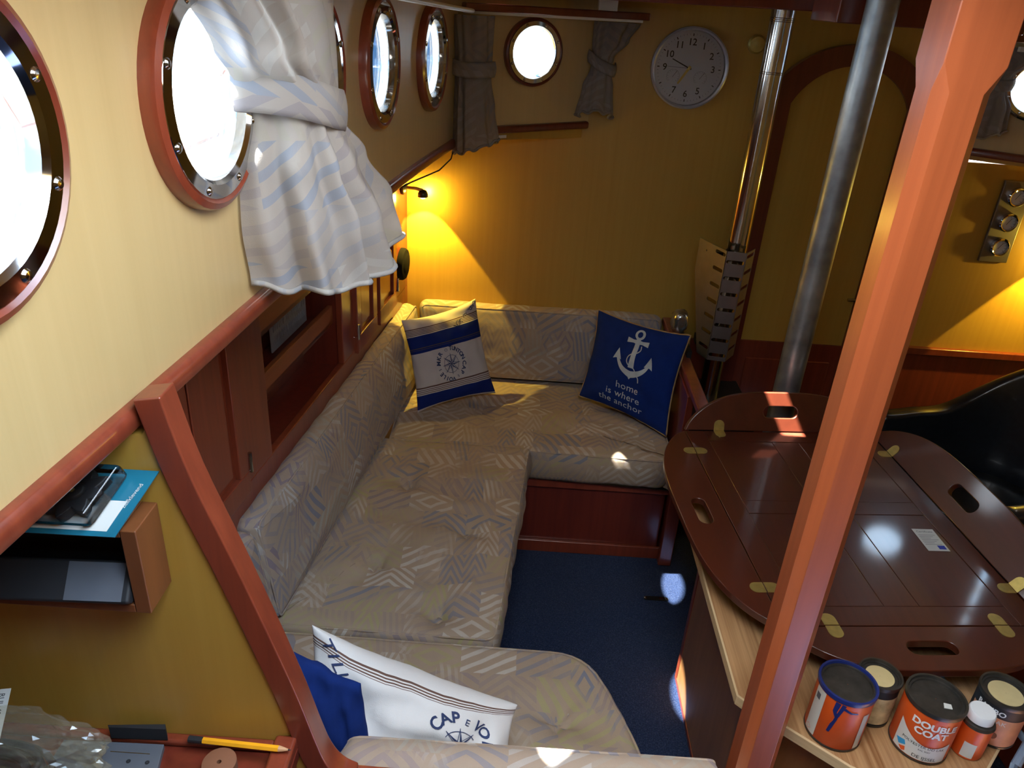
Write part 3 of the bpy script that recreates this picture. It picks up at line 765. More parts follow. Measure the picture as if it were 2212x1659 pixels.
g = G(); g.tube([(hx(2.45)+.03, 2.45, 1.39), (-.235, 2.44, 1.372), (-.262, 2.36, 1.352), (-.30, 2.24, 1.352), (-.315, 2.13, 1.362), (hx(2.02)-.0, 2.02, 1.376)], .0022, 6)
obj('cable', g, 'black', smooth=True, label='thin black cable looping below the hull rail above the lamp', cat='cable')

# ------------------------------------------------------------------ settees
def outline_quad(pts, r=.03, k=6, per=10):
    """rounded polygon from corner list, ccw; r may be a list"""
    out = []; n = len(pts)
    for i in range(n):
        p0, p1, p2 = Vector(pts[i-1]), Vector(pts[i]), Vector(pts[(i+1) % n])
        rr = r[i] if isinstance(r, (list, tuple)) else r
        a = (p0-p1).normalized(); b = (p2-p1).normalized()
        s_, e_ = p1+a*rr, p1+b*rr
        for j in range(k+1):
            t = j/k; out.append(s_*(1-t)**2+p1*2*t*(1-t)+e_*t*t)
        nx = Vector(pts[(i+2) % n]); r2 = r[(i+1) % n] if isinstance(r, (list, tuple)) else r
        s2 = p2+(p1-p2).normalized()*r2
        for j in range(1, per): out.append(e_.lerp(s2, j/per))
    return out
def cushion(name, outline, th, m, mat, label, cat, group, tufts=(), puff=.012, rad=.02, piping=True, lumpy=.003, seed=0, gather=0):
    """outline in local xy, thickness from 0 to th on local z"""
    g = G(); n = len(outline)
    cen = sum(outline, Vector((0, 0)))/n
    nr = []
    for i in range(n):
        d = outline[(i+1) % n]-outline[i-1]; d = Vector((d.y, -d.x)).normalized(); nr.append(d)
    area = sum(outline[i-1].x*outline[i].y-outline[i].x*outline[i-1].y for i in range(n))
    if area < 0: nr = [-d for d in nr]
    prof = [(rad*.8, 0), (rad*.25, rad*.25), (0, rad*.9), (-.004, th*.35), (-.006, th*.5), (-.004, th*.65), (0, th-rad*.9), (rad*.22, th-rad*.25), (rad*.9, th)]
    rings = []
    for ins, z in prof:
        ring = []
        for i in range(n):
            q = outline[i]-nr[i]*ins
            w = lumpy*noise.noise(Vector((q.x*14, q.y*14, seed+z*8)))
            if gather and .2*th < z < .9*th: w += gather*math.sin((q.x+q.y)*190+3*noise.noise(Vector((q.x*20, q.y*20, seed))))*math.sin(PI*z/th)
            q = q+nr[i]*w
            ring.append(g.v((q.x, q.y, z), m))
        rings.append(ring)
    K = 26; last = [outline[i]-nr[i]*rad*.9 for i in range(n)]
    def top_z(q, k_):
        z = th+puff*(1-(1-k_)**2.5)+lumpy*noise.noise(Vector((q.x*9, q.y*9, seed)))*1.6*min(1, k_*4)+lumpy*.5*noise.noise(Vector((q.x*28, q.y*28, seed+4)))*min(1, k_*4)
        for tx, ty in tufts:
            d = math.hypot(q.x-tx, q.y-ty); an = math.atan2(q.y-ty, q.x-tx)
            z -= .020*math.exp(-(d/.030)**2)+.018*math.exp(-d/.055)*(1+.55*math.cos(4*an+1))
        return z
    for k in range(1, K+1):
        f = k/K; ring = []
        for i in range(n):
            q = last[i].lerp(cen, f)
            ring.append(g.v((q.x, q.y, top_z(q, f)), m) if k < K else None)
        if k < K: rings.append(ring)
    for A, B in zip(rings, rings[1:]):
        for i in range(n): g.face([A[i], A[(i+1) % n], B[(i+1) % n], B[i]])
    c = g.v((cen.x, cen.y, top_z(cen, 1)), m)
    for i in range(n): g.face([rings[-1][i], rings[-1][(i+1) % n], c])
    g.face(rings[0][::-1])
    o = obj(name, g, mat, smooth=True, label=label, cat=cat, group=group)
    if piping:
        g = G(); g.tube([m @ Vector(((outline[i]-nr[i]*rad*.32).x, (outline[i]-nr[i]*rad*.32).y, th-rad*.28)) for i in range(n)], .0035, 6, closed=True)
        obj('piping', g, mat, o, smooth=True)
    for tx, ty in tufts:
        g = G(); z = top_z(Vector((tx, ty)), .8)+.003; g.lathe([(.013, -.010), (.0145, .003), (.011, .009), (.001, .0115)], m @ Matrix.Translation((tx, ty, z)), 16)
        obj('button', g, mat, o, smooth=True)
    return o
SC = 'settee seat cushions'; BC = 'settee back cushions'
# seat cushions
cushion('seat_cushion', outline_quad([(-.415, 2.256), (.545, 2.232), (.575, 2.26), (.575, 2.78), (-.42, 2.80)], [.02, .03, .02, .02, .02], per=24), .118, T((0, 0, .333)), 'fabric',
        'patterned seat cushion of the back settee, under the two upright pillows', 'seat cushion', SC, puff=.004, seed=2, lumpy=.009)
cushion('seat_cushion', outline_quad([(-.555, 1.372), (.004, 1.366), (.080, 2.262), (-.46, 2.264)], [.02, .035, .03, .02], per=44), .125, T((0, 0, .333)), 'fabric',
        'long buttoned seat cushion of the left settee, greenish-grey pattern', 'seat cushion', SC, tufts=[(-.147, 1.455), (-.10, 1.79), (-.33, 1.62), (-.30, 2.0)], puff=.004, seed=5, lumpy=.009)
cushion('seat_cushion', outline_quad([(-.60, .80), (.36, .80), (.325, 1.10), (.225, 1.358), (-.56, 1.366)], [.02, .02, .06, .09, .02], per=34), .118, T((0, 0, .333)), 'fabric',
        'seat cushion of the near settee with rounded end, beside the white pillow', 'seat cushion', SC, tufts=[(.152, 1.165)], puff=.004, seed=9, lumpy=.008)
# back cushions: local x along, local y up, local z out of the wall
def back_frame(p0, p1, z, lean=0):
    p0 = Vector((*p0, z)); p1 = Vector((*p1, z)); x = (p1-p0).normalized(); nrm = Vector((x.y, -x.x, 0))
    nrm = (nrm+Vector((0, 0, lean))).normalized()
    return T(p0, x=x, z=nrm), (p1-p0).length
m_, L_ = back_frame((cabx(1.385)+.012, 1.385), (cabx(2.80)+.012, 2.80), .455, .12)
cushion('back_cushion', outline_quad([(0, 0), (L_, 0), (L_, .285), (0, .285)], .025, per=30), .075, m_, 'fabric_back',
        'long patterned back cushion of the left settee below the locker wall', 'back cushion', BC, puff=.012, rad=.022, seed=11, lumpy=.005, gather=.0022)
m_, L_ = back_frame((-.625+.0, .80), (cabx(1.375)+.012, 1.375), .455, .12)
cushion('back_cushion', outline_quad([(0, 0), (L_, 0), (L_, .275), (0, .275)], .025, per=14), .072, m_, 'fabric_back',
        'short patterned back cushion in the near left corner behind the red rail', 'back cushion', BC, puff=.012, rad=.022, seed=12, lumpy=.005, gather=.0015)
m_, L_ = back_frame((-.375, 2.832), (.565, 2.832), .455, .10)
cushion('back_cushion', outline_quad([(0, 0), (L_, 0), (L_, .292), (0, .292)], [.02, .02, .035, .03], per=24), .082, m_, 'fabric_back',
        'patterned back cushion of the back settee against the yellow bulkhead', 'back cushion', BC, puff=.010, rad=.022, seed=13, lumpy=.004)
m_, L_ = back_frame((.372, .762), (-.235, .762), .455, .03)
cushion('back_cushion', outline_quad([(0, 0), (L_, 0), (L_, .322), (0, .322)], [.02, .02, .04, .02], per=20), .088, m_, 'fabric_back',
        'patterned back cushion of the near settee along the bottom of the picture', 'back cushion', BC, puff=.008, rad=.024, seed=14, lumpy=.003)
# bases
def settee_base(pts, label, holes=()):
    g = G(); g.prism(pts, .0, .333)
    return obj('settee_bench', g, 'dark_mahogany', bevel=.004, label=label, cat='bench', group='mahogany settee benches')
bb = settee_base([(-.42, 2.285), (.575, 2.285), (.575, 2.83), (-.47, 2.83)], 'dark red mahogany base under the back settee')
g = G(); g.box(.0, .59, 2.268, 2.285, .29, .333); g.box(.0, .59, 2.272, 2.285, .0, .05); g.box(.0, .06, 2.272, 2.285, .05, .29); obj('base_trim', g, 'mahogany', bb, bevel=.003)
settee_base([(-.60, 1.39), (-.01, 1.39), (.055, 2.28), (-.50, 2.28)], 'dark red mahogany base under the left settee')
settee_base([(-.64, .76), (.33, .76), (.29, 1.08), (.19, 1.33), (-.60, 1.35)], 'dark red mahogany base under the near settee')
ap = root('settee_end_panel', (.595, 2.52, 0), 'red mahogany end panel closing the right end of the back settee', 'panel')
g = G(); g.box(.582, .606, 2.262, 2.835, 0, .69); obj('panel', g, 'dark_mahogany', ap, bevel=.003)
g = G(); g.prism([(.588, 2.12), (.632, 2.12), (.632, 2.60), (.588, 2.60)], .69, .715); g.box(.573, .617, 2.60, 2.842, .715, .74); g.box(.580, .615, 2.585, 2.61, .69, .74); obj('arm_cap', g, 'mahogany', ap, bevel=.006)
g = G(); g.box(.578, .625, 2.235, 2.268, 0, .345); obj('end_post', g, 'mahogany', ap, bevel=.004)

# ------------------------------------------------------------------ pillows
def pillow(label, corners, th, mat, name='pillow', seed=0, pinch=.10, crease=.004, face=1):
    """corners bl, br, tr, tl; returns object and surface function S(u,v) for u,v in -1..1 on the front"""
    bl, br, tr, tl = [Vector(c) for c in corners]
    nn = ((br-bl).cross(tl-bl)+(tr-tl).cross(tr-br)).normalized()*face
    def P(u, v, side, lift=0):
        pu = u*(1-pinch*(1-v*v)**1.0*.0-pinch*(abs(u)**3)*(1-v*v)*.9); pv = v*(1-pinch*(abs(v)**3)*(1-u*u)*.9)
        a, b = (pu+1)/2, (pv+1)/2
        p_ = bl.lerp(br, a).lerp(tl.lerp(tr, a), b)
        e = max(0.0, (1-u*u)*(1-v*v))
        h = th*e**.42*(.8+.2*e)
        rad = math.atan2(v, u)
        cr = crease*noise.noise(Vector((u*3.2, v*3.2, seed)))*3*e**.25+crease*1.6*math.sin(7*rad+seed)*max(0, (u*u+v*v-.25))*e**.3
        cr += crease*1.3*noise.noise(Vector((u*7+3, v*2.2, seed+9)))*e**.3
        return p_+nn*(side*h+cr+lift)
    g = G(); N = 40
    def warp(t):
        x = 2*t-1
        return math.sin(x*PI/2)
    for side in (1, -1):
        g.grid(lambda a, b: P(warp(a), warp(b), side), N, N, uvf=lambda a, b: ((warp(a)+1)/2, (warp(b)+1)/2))
    o = obj(name, g, mat, smooth=True, weld=True, label=label, cat='pillow', group='scatter pillows')
    return o, P
def fine(g, st=.06, xonly=False):
    for ax in ((0,) if xonly else (0, 1)):
        c = [v.co[ax] for v in g.bm.verts]; lo, hi = min(c), max(c); k = math.ceil(lo/st)
        while k*st < hi:
            no = Vector((1, 0, 0)) if ax == 0 else Vector((0, 1, 0))
            bmesh.ops.bisect_plane(g.bm, geom=g.bm.verts[:]+g.bm.edges[:]+g.bm.faces[:], plane_co=no*(k*st), plane_no=no, dist=1e-7)
            k += 1
    bmesh.ops.triangulate(g.bm, faces=g.bm.faces)
def surf_draw(fdraw, P, mat, name, parent, lift=.0022, side=1):
    """draw flat in uv space, cut fine, then lay on the surface"""
    g = G(); fdraw(g, lambda x, y: Vector((x, y, 0)))
    fine(g, .05)
    for v in g.bm.verts: v.co = P(v.co.x, v.co.y, side, side*lift)
    return obj(name, g, mat, parent)
def compass(g, f, c, r, rot=0, asp=1, letters=None, half=False):
    F = lambda x, y: f(c[0]+(x*math.cos(rot)-y*math.sin(rot)), c[1]+(x*math.sin(rot)+y*math.cos(rot))*asp)
    for k in ((7, 0, 1) if half else range(8)):
        a = PI/2+k*PI/4; R_ = r*1.12
        put_poly(g, [(0, 0), (R_*.30*math.cos(a-PI/8), R_*.30*math.sin(a-PI/8)), (R_*math.cos(a), R_*math.sin(a))], F)
        put_strip(g, [(0, 0), (R_*.30*math.cos(a+PI/8), R_*.30*math.sin(a+PI/8)), (R_*math.cos(a), R_*math.sin(a))], r*.04, F)
    arc_ = [(r*.92*math.cos(2*PI*i/40), r*.92*math.sin(2*PI*i/40)) for i in (range(3, 18) if half else range(40))]
    put_strip(g, arc_, r*.04, F, closed=not half)
    for ch, deg, sz in (letters or []):
        a = math.radians(deg); R_ = r*1.42
        put_text(g, ch, sz, F, at=(R_*math.cos(a), R_*math.sin(a)), rot=a-PI/2, bold=.004 if sz > .1 else 0)
def ring_letters(r, groups):
    out = []
    for txt, start, step, sz in groups:
        for i, ch in enumerate(txt): out.append((ch, start-i*step, sz))
    return out
# striped pillow in the corner
pa, PA = pillow('white pillow with navy blue bands and a compass print, upright in the back left corner', [(-.338, 2.455, .452), (-.060, 2.600, .478), (-.158, 2.715, .812), (-.412, 2.555, .772)], .050, 'pillow_striped', seed=1)
LT = ring_letters(0, [('MKR', 168, 18, .125), ('O', 104, 10, .085), ('TUNTON', 84, 14, .12), ('CAP', -8, 18, .125), ('E', -66, 10, .085), ('VOILE', -88, 15, .12), ('S', -168, 10, .085)])
surf_draw(lambda g, f: compass(g, f, (-.07, -.13), .20, letters=LT), PA, 'ink', 'compass_print', pa)
def partial(g, f):
    for i, ch in enumerate('CAP E VOI'): put_text(g, ch, .17, f, at=(.86-i*.085, .90-.035*i+.0*i), rot=-.9-.12*i)
surf_draw(lambda g, f: partial(g, f), PA, 'ink', 'edge_print', pa)
# navy anchor pillow
pb, PB = pillow('navy blue pillow with a white anchor and the words home is where the anchor', [(.258, 2.600, .492), (.563, 2.385, .462), (.604, 2.460, .826), (.305, 2.700, .806)], .052, 'navy_cloth', seed=4, crease=.003)
def anchor(g, f):
    c = (.10, .34)
    F = lambda x, y: f(c[0]+x*.92, c[1]+y*.92)
    put_strip(g, [(.085*math.cos(a), .50+.105*math.sin(a)) for a in [2*PI*i/28 for i in range(28)]], .055, F, closed=True)
    put_poly(g, [(-.045, .40), (.045, .40), (.060, -.28), (-.060, -.28)], F)
    put_poly(g, [(-.24, .375), (-.10, .35), (0, .365), (.10, .35), (.24, .375), (.24, .25), (.10, .275), (0, .26), (-.10, .275), (-.24, .25)], F)
    arc = [(.36*math.sin(t), -.14-.26*math.cos(t)*1.1+.07*abs(math.sin(t))) for t in [math.radians(a) for a in range(-78, 79, 6)]]
    n_ = len(arc); put_strip(g, arc, [.05+.10*(1-abs(2*i/(n_-1)-1)) for i in range(n_)], F)
    put_poly(g, [(-.10, -.40), (.10, -.40), (0, -.54)], F)
    for s_ in (-1, 1): put_poly(g, [(s_*.46, -.20), (s_*.37, .07), (s_*.27, -.18), (s_*.34, -.16), (s_*.40, -.17)][::s_], F)
    rope = [(.10, .24), (.11, .14), (.04, .06), (-.05, .02), (-.12, -.06), (-.12, -.16), (-.04, -.24), (.06, -.28), (.13, -.38), (.20, -.46), (.22, -.55)]
    put_strip(g, refine(rope, 4), .022, F)
surf_draw(anchor, PB, 'white_print', 'anchor_print', pb)
def words(g, f):
    for t, y, x in (('home', -.40, .10), ('is where', -.60, .03), ('the anchor', -.795, -.01)): put_text(g, t, .205, f, at=(x, y), space=1.06)
surf_draw(words, PB, 'white_print', 'lettering', pb)
g = G(); K = 44; prm = [(-1+2*i/K, 1) for i in range(K)]+[(1, 1-2*i/K) for i in range(K)]+[(1-2*i/K, -1) for i in range(K)]+[(-1, -1+2*i/K) for i in range(K)]
g.tube([PB(u, v, 1)+Vector((0, 0, .004*noise.noise(Vector((u*6, v*6, 1))))) for u, v in prm], .0035, 6, closed=True); obj('gold_cord', g, 'gold_cord', pb, smooth=True)
# white pillow and navy pillow on the near settee (their backs face the camera)
pc, PC = pillow('white pillow with blue compass lettering leaning on the near settee', [(-.36, .925, .50), (.055, .925, .475), (.052, 1.055, .610), (-.325, 1.01, .830)], .085, 'pillow_white', seed=6, crease=.007)
FS = 1
LT2 = ring_letters(0, [('CAP', 142, 21, .16), ('E', 76, 10, .10), ('VOIL', 52, 20, .16)])
surf_draw(lambda g, f: compass(g, f, (.40, .30), .17, letters=LT2, asp=1.3, half=True), PC, 'ink', 'compass_print', pc)
surf_draw(lambda g, f: [put_text(g, ch, .20, f, at=(-.90+.055*i, .86-.075*i), rot=-.9) for i, ch in enumerate('TILL')], PC, 'ink', 'corner_print', pc)
pd, PD = pillow('plain navy blue pillow tucked behind the curved red rail', [(-.44, .872, .50), (-.165, .876, .50), (-.222, .925, .790), (-.415, .955, .885)], .040, 'navy_cloth', seed=8, crease=.006)
surf_draw(lambda g, f: put_poly(g, [(-.52, .86), (-.30, .80), (-.28, .92), (-.50, .98)], f), PD, 'offwhite', 'care_label', pd)

# ------------------------------------------------------------------ stove corner
st = root('stove', (.75, 2.62, 0), 'black iron stove standing right of the back settee', 'stove')
g = G(); g.box(.645, .90, 2.46, 2.82, .04, .47); obj('stove_body', g, 'black_iron', st, bevel=.01)
g = G(); g.box(.635, .91, 2.45, 2.825, .47, .49); obj('stove_top', g, 'black_iron', st, bevel=.004)
for x_, y_ in ((.67, 2.49), (.875, 2.49), (.67, 2.79), (.875, 2.79)):
    g = G(); g.box(x_-.012, x_+.012, y_-.012, y_+.012, 0, .045); obj('leg', g, 'black_iron', st)
g = G(); g.box(.618, .634, 2.52, 2.84, .30, .74)
obj('heat_plate', g, 'black_iron', label='dark upright heat plate between settee end and stove', cat='metal plate')
fp = root('flue_pipe', (.742, 2.60, .49), 'shiny polished steel flue pipe rising from the stove', 'flue pipe')
g = G(); g.lathe([(.036, .49), (.036, 1.97)], T((.742, 2.60, 0)), 40); obj('pipe', g, 'steel', fp, smooth='auto')
for zz in (1.665, 1.670, 1.812, 1.817, 1.822):
    g = G(); g.torus_prof([(.035, zz-.0015), (.0385, zz), (.035, zz+.0015)], T((.742, 2.60, 0)), 36); obj('band', g, 'steel', fp, smooth='auto')
hs = root('heat_shield', (.72, 2.56, .715), 'slotted brushed steel heat shield wrapped round the flue pipe', 'heat shield')
zs0, zs1 = .715, 1.115
pl = [(.625, 2.66), (.690, 2.515), (.752, 2.505), (.800, 2.575)]
NS_ = 7; hh = (zs1-zs0)/NS_
for k, (a, b) in enumerate(zip(pl, pl[1:])):
    a = Vector((*a, 0)); b = Vector((*b, 0)); L_ = (b-a).length; tt = (b-a).normalized(); nn = Vector((tt.y, -tt.x, 0))
    g = G(); F_ = lambda s_, t, off, a=a, tt=tt, nn=nn: a+tt*s_+nn*(-off)+Vector((0, 0, t))
    sw = [.055, L_*.95, L_*.8][k]; cs_ = [L_-.035, L_/2, L_/2][k]
    for j in range(NS_):
        zc = zs0+hh*(j+.5+(.22 if k != 1 else -.12))
        lo, hi = zs0+hh*j, zs0+hh*(j+1)
        g.holed(F_, max(0, cs_-sw/2-.003), min(L_, cs_+sw/2+.003), lo, hi, (cs_, min(max(zc, lo+.01), hi-.01), stadium(sw, .013, 6)), .0025)
    if k == 0: g.holed(F_, 0, cs_-sw/2-.003, zs0, zs1, ((cs_-sw/2)/2, zs1-.03, circle(.003, 12)), .0025)
    obj('shield_panel', g, 'shield', hs)
for za in (zs0+.02, zs1-.06):
    g = G(); g.box(.66, .70, 2.60, 2.64, za, za+.03); obj('bracket', g, 'dark_metal', hs)
g = G()
bmesh.ops.create_icosphere(g.bm, subdivisions=3, radius=1)
for v in g.bm.verts:
    d = v.co.copy(); k = 1+.12*noise.noise(d*2.3)+.05*noise.noise(d*6)
    v.co = Vector((.612+.030*k*max(-.8, min(.8, d.x))*1.2, 2.70+.035*k*max(-.8, min(.8, d.y))*1.2, .782+.05*k*max(-.85, min(.85, d.z))))
obj('foil_package', g, 'foil', smooth=True, label='small silver wrapped package on the dark plate behind the settee end', cat='package')
g = G(); g.lathe([(.030, 0), (.030, .006), (.024, .012), (.001, .014)], T((.745, YB, 1.735), x=(1, 0, 0), z=(0, -1, 0)), 28)
obj('wall_vent', g, 'brass', smooth='auto', label='small round brass vent half hidden behind the flue pipe', cat='vent')
g = G(); g.lathe([(.040, 0), (.040, ZT-.012)], T((.872, 2.20, 0)), 40)
obj('steel_column', g, 'zinc', smooth='auto', label='dull grey steel column between the flue pipe and the red post', cat='column')

# ------------------------------------------------------------------ clock
ck = root('wall_clock', (.53, YB, 1.52), 'round silver-rimmed wall clock on the yellow bulkhead', 'clock')
mk = T((.529, YB-.0005, 1.648), x=(1, 0, 0), z=(0, -1, 0))
g = G(); g.torus_prof([(.118, 0), (.126, 0), (.130, .010), (.130, .030), (.125, .034), (.119, .030)], mk, 64); obj('rim', g, 'clock_rim', ck, smooth='auto')
g = G(); g.lathe([(.1185, .002), (.1185, .010)], mk, 64); fc = obj('clock_face', g, 'clock_face', ck)
g = G(); fmap = plane_map(mk, .0108)
for i in range(60):
    a = PI/2-2*PI*i/60; big = i % 5 == 0; r0, r1 = (.100, .108) if big else (.103, .108)
    put_strip(g, [(r0*math.cos(a), r0*math.sin(a)), (r1*math.cos(a), r1*math.sin(a))], .0032 if big else .0008, fmap)
for hnum in (12, 1, 2, 3, 5, 6, 7, 9, 10, 11):
    a = PI/2-2*PI*hnum/12; put_text(g, str(hnum), .030, fmap, at=(.082*math.cos(a), .082*math.sin(a)-.010), bold=.0004)
obj('numerals', g, 'black_ink', fc)
for cx_, cy_ in ((.043, -.030), (-.050, -.028)):
    g = G()
    put_strip(g, [(cx_+.022*math.cos(a), cy_+.022*math.sin(a)) for a in [math.radians(d) for d in range(-50, 231, 12)]], .0006, fmap)
    for d in range(-50, 231, 25): put_strip(g, [(cx_+.017*math.cos(math.radians(d)), cy_+.017*math.sin(math.radians(d))), (cx_+.019*math.cos(math.radians(d)), cy_+.019*math.sin(math.radians(d)))], .0012, fmap)
    put_strip(g, [(cx_-.002, cy_-.003), (cx_+.012, cy_+.018)], .0012, fmap)
    obj('small_dial', g, 'black_ink', fc)
fh = plane_map(mk, .014)
def hand(ang, l, w, mat, nm, z):
    g = G(); a = math.radians(ang); d = (math.cos(a), math.sin(a)); p_ = (-d[1], d[0])
    g.prism([(d[0]*-.008+p_[0]*w, d[1]*-.008+p_[1]*w), (d[0]*-.008-p_[0]*w, d[1]*-.008-p_[1]*w), (d[0]*l-p_[0]*w*.7, d[1]*l-p_[1]*w*.7), (d[0]*l+p_[0]*w*.7, d[1]*l+p_[1]*w*.7)], z, z+.001, mk)
    obj(nm, g, mat, ck)
hand(238, .060, .0045, 'brass', 'hour_hand', .014); hand(156, .066, .0022, 'black', 'minute_hand', .016); hand(178, .075, .0006, 'black', 'second_hand', .018)
g = G(); g.lathe([(.005, .012), (.005, .020), (.001, .021)], mk, 16); obj('hub', g, 'brass', ck)
g = G(); g.lathe([(.119, .026), (.119, .0275)], mk, 64); obj('glass', g, 'clear', ck)

# ------------------------------------------------------------------ barometer board
br = root('weather_station', (1.768, YB, 1.05), 'upright metal board with three small weather dials on the right bulkhead', 'barometer')
g = G(); g.box(1.715, 1.822, YB-.014, YB-.0005, 1.047, 1.348); obj('board', g, 'shield', br, bevel=.003)
for zz in (1.292, 1.200, 1.108):
    mk = T((1.770, YB-.014, zz), x=(1, 0, 0), z=(0, -1, 0))
    g = G(); g.torus_prof([(.024, 0), (.034, 0), (.034, .014), (.030, .018), (.026, .016)], mk, 32); d = obj('dial_bezel', g, 'chrome', br, smooth='auto')
    g = G(); g.lathe([(.027, .001), (.027, .006)], mk, 28); obj('dial_face', g, 'white', d)
    g = G(); f_ = plane_map(mk, .0066); put_strip(g, [(-.004, -.008), (.010, .016)], .0016, f_)
    for k in range(10):
        a = math.radians(-40+k*29); put_strip(g, [(.019*math.cos(a), .019*math.sin(a)), (.024*math.cos(a), .024*math.sin(a))], .001, f_)
    obj('dial_marks', g, 'black_ink', d)

# ------------------------------------------------------------------ door
dr = root('door_1', (1.08, YB, 0), 'arched cabin door with cream upper panel and dark red frame', 'door', kind='structure')
def arch(xl, xr, zs, zp, n=20):
    c = (xr-xl)/2; h_ = zp-zs; r_ = (c*c+h_*h_)/(2*h_); cx_ = (xl+xr)/2; cz = zp-r_; a0 = math.acos(c/r_)
    return [(cx_+r_*math.cos(a0+(PI-2*a0)*i/n), cz+r_*math.sin(a0+(PI-2*a0)*i/n)) for i in range(n+1)]
yo = YB-.034
g = G(); oa = arch(.812, 1.372, 1.595, 1.757); ia = arch(.890, 1.294, 1.560, 1.690)
ring_o = [(1.372, 0)]+oa+[(.812, 0)]; ring_i = [(1.294, 0)]+ia+[(.890, 0)]
for (y0_, y1_) in ((yo, YB-.001),):
    n_ = len(ring_o)
    A = [g.v((x, y0_, z)) for x, z in ring_o]; B = [g.v((x, y0_, z)) for x, z in ring_i]; A2 = [g.v((x, y1_, z)) for x, z in ring_o]; B2 = [g.v((x, y1_, z)) for x, z in ring_i]
    for i in range(n_-1):
        g.face([A[i], A[i+1], B[i+1], B[i]]); g.face([A[i], A2[i], A2[i+1], A[i+1]]); g.face([B[i], B[i+1], B2[i+1], B2[i]]); g.face([A2[i], B2[i], B2[i+1], A2[i+1]])
obj('door_frame', g, 'dark_mahogany', dr, smooth='auto')
g = G(); g.prismY([(1.294, .672)]+[(x, z-.0) for x, z in ia]+[(.890, .672)], yo+.014, YB-.001); obj('upper_panel', g, 'veneer', dr)
g = G(); g.box(.890, 1.294, yo+.006, YB-.001, 0, .672); lw = obj('lower_panel', g, 'mahogany', dr)
g = G()
for a, b in ((.925, 1.075), (1.11, 1.26)): g.box(a, b, yo, yo+.008, .12, .60)
obj('raised_panel', g, 'mahogany', lw, bevel=.006)
g = G(); g.box(1.318, 1.345, yo-.004, yo, .80, .93); pl_ = obj('door_plate', g, 'steel', dr, bevel=.002)
g = G(); g.tube([(1.331, yo-.004, .885), (1.331, yo-.035, .885), (1.31, yo-.040, .885), (1.245, yo-.040, .882)], .006, 10); obj('door_handle', g, 'steel', pl_, smooth='auto')

# ------------------------------------------------------------------ red post
px, py, hw_ = .495, .982, .0365
def octo(h_, c): return [(h_-c, -h_), (h_, -h_+c), (h_, h_-c), (h_-c, h_), (-h_+c, h_), (-h_, h_-c), (-h_, -h_+c), (-h_+c, -h_)]
g = G(); levels = [(0, .0365, .001), (.50, .0365, .001), (.53, .0345, .0145), (1.775, .0345, .0145), (1.805, .0365, .001), (ZT-.012, .0365, .001)]
rings = [[g.v((px+x, py+y, z)) for x, y in octo(h_, c)] for z, h_, c in levels]
for A, B in zip(rings, rings[1:]):
    for i in range(8): g.face([A[i], A[(i+1) % 8], B[(i+1) % 8], B[i]])
g.face(rings[0][::-1]); g.face(rings[-1])
obj('red_post', g, 'post', bevel=.0025, label='thick reddish mahogany post with chamfered corners in the foreground', cat='post')

# ------------------------------------------------------------------ counter under the table
ct_ = root('counter_cabinet', (.85, 1.3, 0), 'wooden cabinet with a light plywood top under the folding tray', 'cabinet')
body = [(.560, 1.717), (.560, 1.115), (.700, .985), (.900, .985), (1.02, 1.10), (1.02, 1.717)]
g = G(); g.prism(body, 0.0, .618); obj('cabinet_body', g, 'teak', ct_)
g = G()
def strip_box(a, b, z0_, z1_, d=.006):
    a = Vector((*a, 0)); b = Vector((*b, 0)); t_ = (b-a).normalized(); nn = Vector((t_.y, -t_.x, 0))
    q = [a, b, b+nn*(-d), a+nn*(-d)]; q2 = [a+nn*.0, b+nn*.0]
    g.prism([(v.x, v.y) for v in (a+nn*d, b+nn*d, b-nn*.002, a-nn*.002)][::-1], z0_, z1_)
b_ = body
def lerp2(a, b, w):
    L_ = math.hypot(b[0]-a[0], b[1]-a[1]); return (a[0]+(b[0]-a[0])*w/L_, a[1]+(b[1]-a[1])*w/L_)
for i in range(4):
    a, b = b_[i], b_[i+1]
    # outward is to the left/front: order so the trim stands proud
    for (za, zb, p_, q_) in ((0, .018, a, b), (.572, .618, a, b), (.018, .572, a, lerp2(a, b, .022)), (.018, .572, lerp2(b, a, .022), b)): strip_box(q_, p_, za, zb)
obj('red_trim', g, 'mahogany', ct_, bevel=.002)
plate = [(.482, 1.74), (.482, 1.085), (.505, 1.062), (.655, .940), (.672, .932), (.905, .948), (1.02, 1.065), (1.06, 1.12), (1.06, 1.74)]
g = G(); g.prism(plate, .620, .640); tp = obj('plywood_top', g, 'ply', ct_, bevel=.003)
inn = [(.486, 1.736), (.486, 1.087), (.507, 1.066), (.657, .944), (.673, .936), (.903, .952), (1.017, 1.068), (1.056, 1.122), (1.056, 1.736)]
g = G()
n_ = len(plate); A = [g.v((*p_, .6405)) for p_ in plate]; B = [g.v((*p_, .6415)) for p_ in inn]; Cc = [g.v((x*1.0005-.0004, y, .6185)) for x, y in plate]
for i in range(n_): g.face([A[i], A[(i+1) % n_], B[(i+1) % n_], B[i]]); g.face([Cc[i], Cc[(i+1) % n_], A[(i+1) % n_], A[i]])
obj('edge_banding', g, 'ply_edge', ct_, label='pale edge strip')

